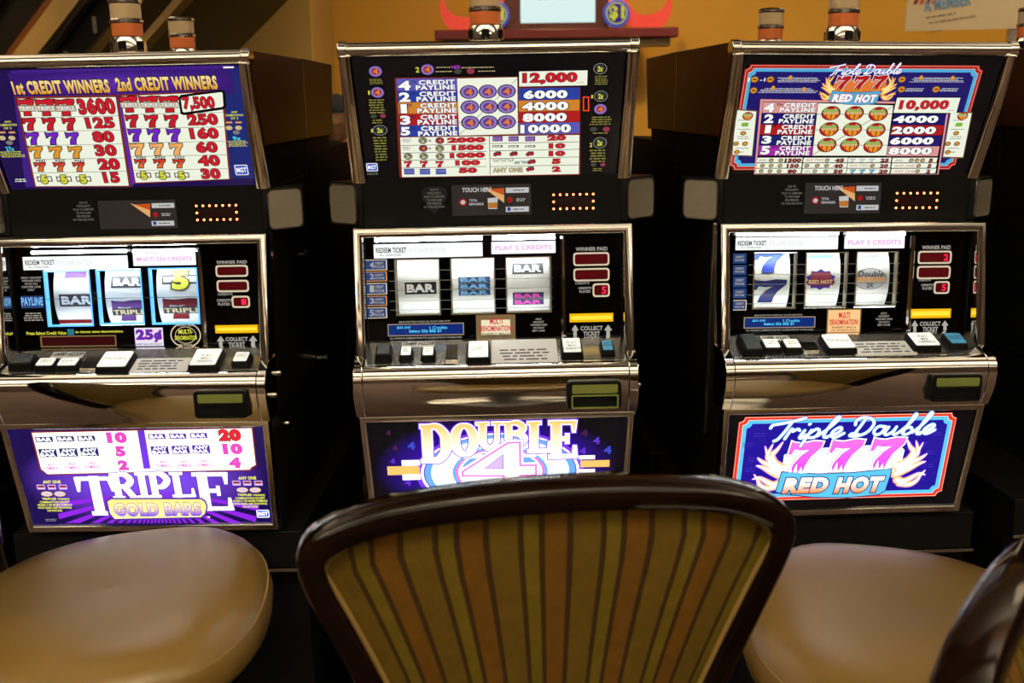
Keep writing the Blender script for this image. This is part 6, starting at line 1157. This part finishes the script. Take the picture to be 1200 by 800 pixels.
for s in (0, 1):
    fl = (lambda u, v, d: (u, -d, v)) if not s else (lambda u, v, d: (.56-u, -d, v))
    q = smoothpts([(-.375,.235),(-.365,.165),(-.32,.105),(-.24,.085),(-.16,.105),(-.10,.165),(-.05,.27),(.02,.42)], 5)
    b = MB(); ws = [.003, .022, .042, .042, .040, .046, .055, .06]; N = len(q)
    pts = []
    for i in range(N):
        t = Vector(q[min(N-1,i+1)]) - Vector(q[max(0,i-1)]); t.normalize(); nn = Vector((-t.y, t.x)); k = i/(N-1)*7; wv = ws[int(k)] + (ws[min(7,int(k)+1)]-ws[int(k)])*(k-int(k)); pts.append((Vector(q[i])+nn*wv, Vector(q[i])-nn*wv))
    for i in range(N-1):
        P = [pts[i][0], pts[i+1][0], pts[i+1][1], pts[i][1]]; b.prism([(p.x, p.y) for p in P], fl, .05, .09)
    b.build('scroll', RED, sg, label='glowing red carved scroll')
    dx = -.065 if not s else .625
    dc = MB().lathe([(.078,.10),(.078,.118),(.070,.122),(.001,.122)], 28, (0,0,0), 'y')
    dc.v = [(p[0]+dx, -p[1], p[2]+.135) for p in dc.v]; dco = dc.build('price_disc', mat('disc_blue', (0.05,0.06,0.35), 0.3, emit=(0.10,0.14,0.75), es=0.35, noise=0.05), sg, label='blue disc reading $1')
    a = Art(lambda u, v, d: (u, -.124-d, v)); a.ell('ye', (dx-.060,.075,dx+.060,.195), 1); a.ell('pu3', (dx-.054,.081,dx+.054,.189), 3); a.text('$1', (dx-.042,.095,dx+.044,.177), 'ye', 'k', 5, 3, 0, 6); a.build('disc_print', ART_STRIP, dco)
# membership poster
pe = empty('poster', (2.60, 5.6, EYE + .32), (0, 0, rz(-8)), label='cream membership poster with blue lettering at the upper right', cat='poster')
PAPER = mat('poster_paper', (0.62, 0.56, 0.46), 0.6, noise=0.03)
pb = MB().prism([(-.55,.0),(.95,.0),(.95,.75),(-.25,.75),(-.55,.13)], fnS, 0, .012).build('poster_board', PAPER, pe)
a = Art(lambda u, v, d: (u, -.0135-d, v)); 
for k in range(4): a.poly([(-.52+k*.03,.13),(-.50+k*.03,.13),(-.27+k*.03,.62),(-.29+k*.03,.62)], 'pe2' if k % 2 else 'ru', 1)
def skew(fn, ang): return lambda u, v, d: fn(-.36 + (u+.36)*math.cos(ang) - (v-.175)*math.sin(ang), .175 + (u+.36)*math.sin(ang) + (v-.175)*math.cos(ang), d)
a2 = Art(skew(lambda u, v, d: (u, -.0135-d, v), rz(8))); a2.text('A MEMBER', (-.47,.105,-.24,.162), 'sk2', 0, 3); a3 = Art(a2.fn); a3.micro('gy', (-.47,.068,-.30,.084), 1, 1); a3.micro('gy', (-.47,.040,-.22,.054), 1, 1); a3.micro('gy', (-.47,-.005,-.38,.007), 1, 1); a3.build('fine_print', ART_PRINT, pb)['kind'] = 'stuff'
a.build('chevron_print', ART_PRINT, pb); a2.build('poster_lettering', ART_PRINT, pb)
MB().box(-.03, .012, -1.82, .03, .05, .5).build('post', STEEL, pe); MB().box(-.25, -.15, -1.82, .25, .25, -1.80).build('foot', STEEL, pe)
# escalator rising across the far left
D = Vector((.70, -.50, .497)).normalized(); Hn = Vector((.5, .7, 0)).normalized()
esc = empty('escalator', (-3.55, 5.15, 0), label='dark escalator with wood-clad side rising at the upper left', cat='escalator')
EB = mat('escalator_black', (0.008, 0.008, 0.008), 0.35, noise=0.2); EW = mat('escalator_wood', (0.13, 0.045, 0.015), 0.35, noise=0.35, nscale=4); ET = mat('escalator_tan_trim', (0.36, 0.24, 0.10), 0.4, noise=0.1)
def incl(name, h0, h1, w0, w1, m, a0=-1.2, a1=4.2):
    # slab along the incline; heights measured vertically, widths across
    P0 = Vector((1.35, -.0, EYE+.36)); b = MB(); vs = []
    for t in (a0, a1):
        for hh, ww in ((h0,w0),(h0,w1),(h1,w1),(h1,w0)): vs.append(P0 + D*t + Hn*ww + Vector((0,0,hh)))
    b.add(vs, [(0,1,2,3),(7,6,5,4),(0,4,5,1),(1,5,6,2),(2,6,7,3),(3,7,4,0)]); return b.build(name, m, esc)
incl('handrail', -.19, -.165, -.05, .05, STEEL); incl('skirt', -.36, -.20, .0, .8, EB); incl('lower_rail', -.37, -.355, -.03, .03, STEEL); incl('lower_trim', -.56, -.52, .0, .05, ET)
incl('soffit_trim', -.13, .00, -.03, .06, ET); incl('inner_trim', .01, .05, -.02, .06, EW); incl('balustrade', .05, .30, .0, .06, EB); incl('wood_cladding', .30, .52, -.03, .06, EW); incl('upper_side', .52, 1.6, .02, .9, EB)
for k in range(8):
    t = -.6 + k*.28; P0 = Vector((1.35, 0, EYE+.36)) + D*t + Vector((0,0,-.27)); MB().box(P0.x-.008, P0.y-.012, P0.z-.035, P0.x+.008, P0.y-.002, P0.z+.035).build('skirt_light', mat('skirt_lamp', (0.06,0.045,0.02), 0.4, emit=(0.9,0.65,0.3), es=0.03), esc)
# a person in a dark cap beyond the machines
def person(x, y, yaw):
    root = empty('person', (x, y, 0), (0, 0, yaw), 'person in a dark cap and dark clothes standing beyond the left machine', 'person')
    H = 1.53
    J = {'pel':(0,0,.80,.13,.10),'wai':(0,0,.95,.125,.09),'che':(0,.01,1.12,.145,.10),'nek':(0,0,1.27,.05,.05),'nk2':(0,.01,1.32,.046,.046)}
    names = []; V = []; Rr = []; Ed = []
    def add(p, rx, ry, par=None):
        V.append(p); Rr.append((rx, ry)); i = len(V)-1
        if par is not None: Ed.append((par, i))
        return i
    pel = add((0,0,.80), .125, .10); wai = add((0,0,.95), .12, .09, pel); che = add((0,.01,1.12), .14, .095, wai); nk = add((0,0,1.265), .05, .05, che); h0 = add((0,.005,1.33), .048, .05, nk)
    for s in (-1, 1):
        hip = add((s*.085,0,.74), .085, .085, pel); kn = add((s*.09,.015,.43), .058, .06, hip); an = add((s*.09,-.01,.09), .04, .042, kn); to = add((s*.095,.11,.035), .035, .03, an)
        sh = add((s*.165,0,1.20), .05, .05, che); el = add((s*.215,-.02,.95), .038, .038, sh); wr = add((s*.215,.06,.74), .026, .026, el); pa = add((s*.212,.075,.67), .030, .016, wr)
        for k, (dx, dz) in enumerate(((-.026,-.055),(-.009,-.07),(.009,-.066),(.025,-.05))):
            f1 = add((s*.212, .075+dx, .655+dz*.5), .0085, .0085, pa); add((s*.205, .079+dx, .655+dz), .0075, .0075, f1)
        t1 = add((s*.19, .105, .675), .0095, .0095, wr); add((s*.182, .118, .645), .008, .008, t1)
    me = bpy.data.meshes.new('body'); me.from_pydata(V, Ed, []); o = bpy.data.objects.new('body', me); COL.objects.link(o); o.parent = root
    sk = o.modifiers.new('skin', 'SKIN'); 
    if not me.skin_vertices: me.attributes
    bm = bmesh.new(); bm.from_mesh(me); ly = bm.verts.layers.skin.verify()
    bm.verts.ensure_lookup_table()
    for i, v in enumerate(bm.verts): v[ly].radius = Rr[i]; v[ly].use_root = (i == 0)
    bm.to_mesh(me); bm.free()
    o.modifiers.new('sub', 'SUBSURF').levels = 1; o.modifiers['sub'].render_levels = 1
    me.materials.append(mat('dark_clothes', (0.012, 0.012, 0.016), 0.8, noise=0.3))
    SK = mat('skin', (0.30, 0.15, 0.07), 0.5, noise=0.08)
    hd = MB(); vs = []; fs = []; NA, NB_ = 20, 14
    for j in range(NB_+1):
        ph = math.pi*j/NB_; 
        for i in range(NA):
            th = 2*math.pi*i/NA; r = math.sin(ph); zz = math.cos(ph); px, py = .072*r*math.cos(th), .092*r*math.sin(th)
            if zz < 0: px *= 1 - .28*(-zz); py *= 1 - .18*(-zz); 
            if zz < 0 and math.sin(th) > 0: py += .012*(-zz)
            if abs(zz + .12) < .2 and math.sin(th) > .95: py += .018
            vs.append((px, py + .012, 1.42 + .112*zz))
    for j in range(NB_):
        for i in range(NA): fs.append((j*NA+i, j*NA+(i+1)%NA, (j+1)*NA+(i+1)%NA, (j+1)*NA+i))
    head = hd.add(vs, fs).build('head', SK, root, smooth=80)
    for s in (-1, 1):
        MB().lathe([(.012,0),(.018,.006),(.014,.012),(.002,.013)], 12, (s*.070 - (0 if s > 0 else .0), .005, 1.41), 'x').build('ear', SK, head)
        MB().lathe([(.001,-.004),(.008,0),(.001,.004)], 10, (s*.028, .098, 1.428), 'y').build('eye', mat('eye_dark', (0.02,0.015,0.01), 0.2), head)
    MB().tube([(-.022,.100,1.362),(0,.106,1.360),(.022,.100,1.362)], .004, 6).build('mouth', mat('lips', (0.25,0.08,0.06), 0.5), head)
    cap = MB().lathe([(.082,1.452),(.086,1.47),(.082,1.50),(.062,1.528),(.02,1.541),(.001,1.542)], 24, (0, .006, 0)); CAPM = mat('cap_cloth', (0.015,0.02,0.03), 0.8, noise=0.2); cp = cap.build('cap', CAPM, root)
    MB().prism([(.075*math.cos(math.pi*k/10), .05 + .105*math.sin(math.pi*k/10)) for k in range(11)], lambda u, v, d: (u, v, d - .10*max(0, v-.05)), 1.452, 1.460).build('cap_brim', CAPM, cp)
    return root
person(-.865, 5.3, rz(-75))
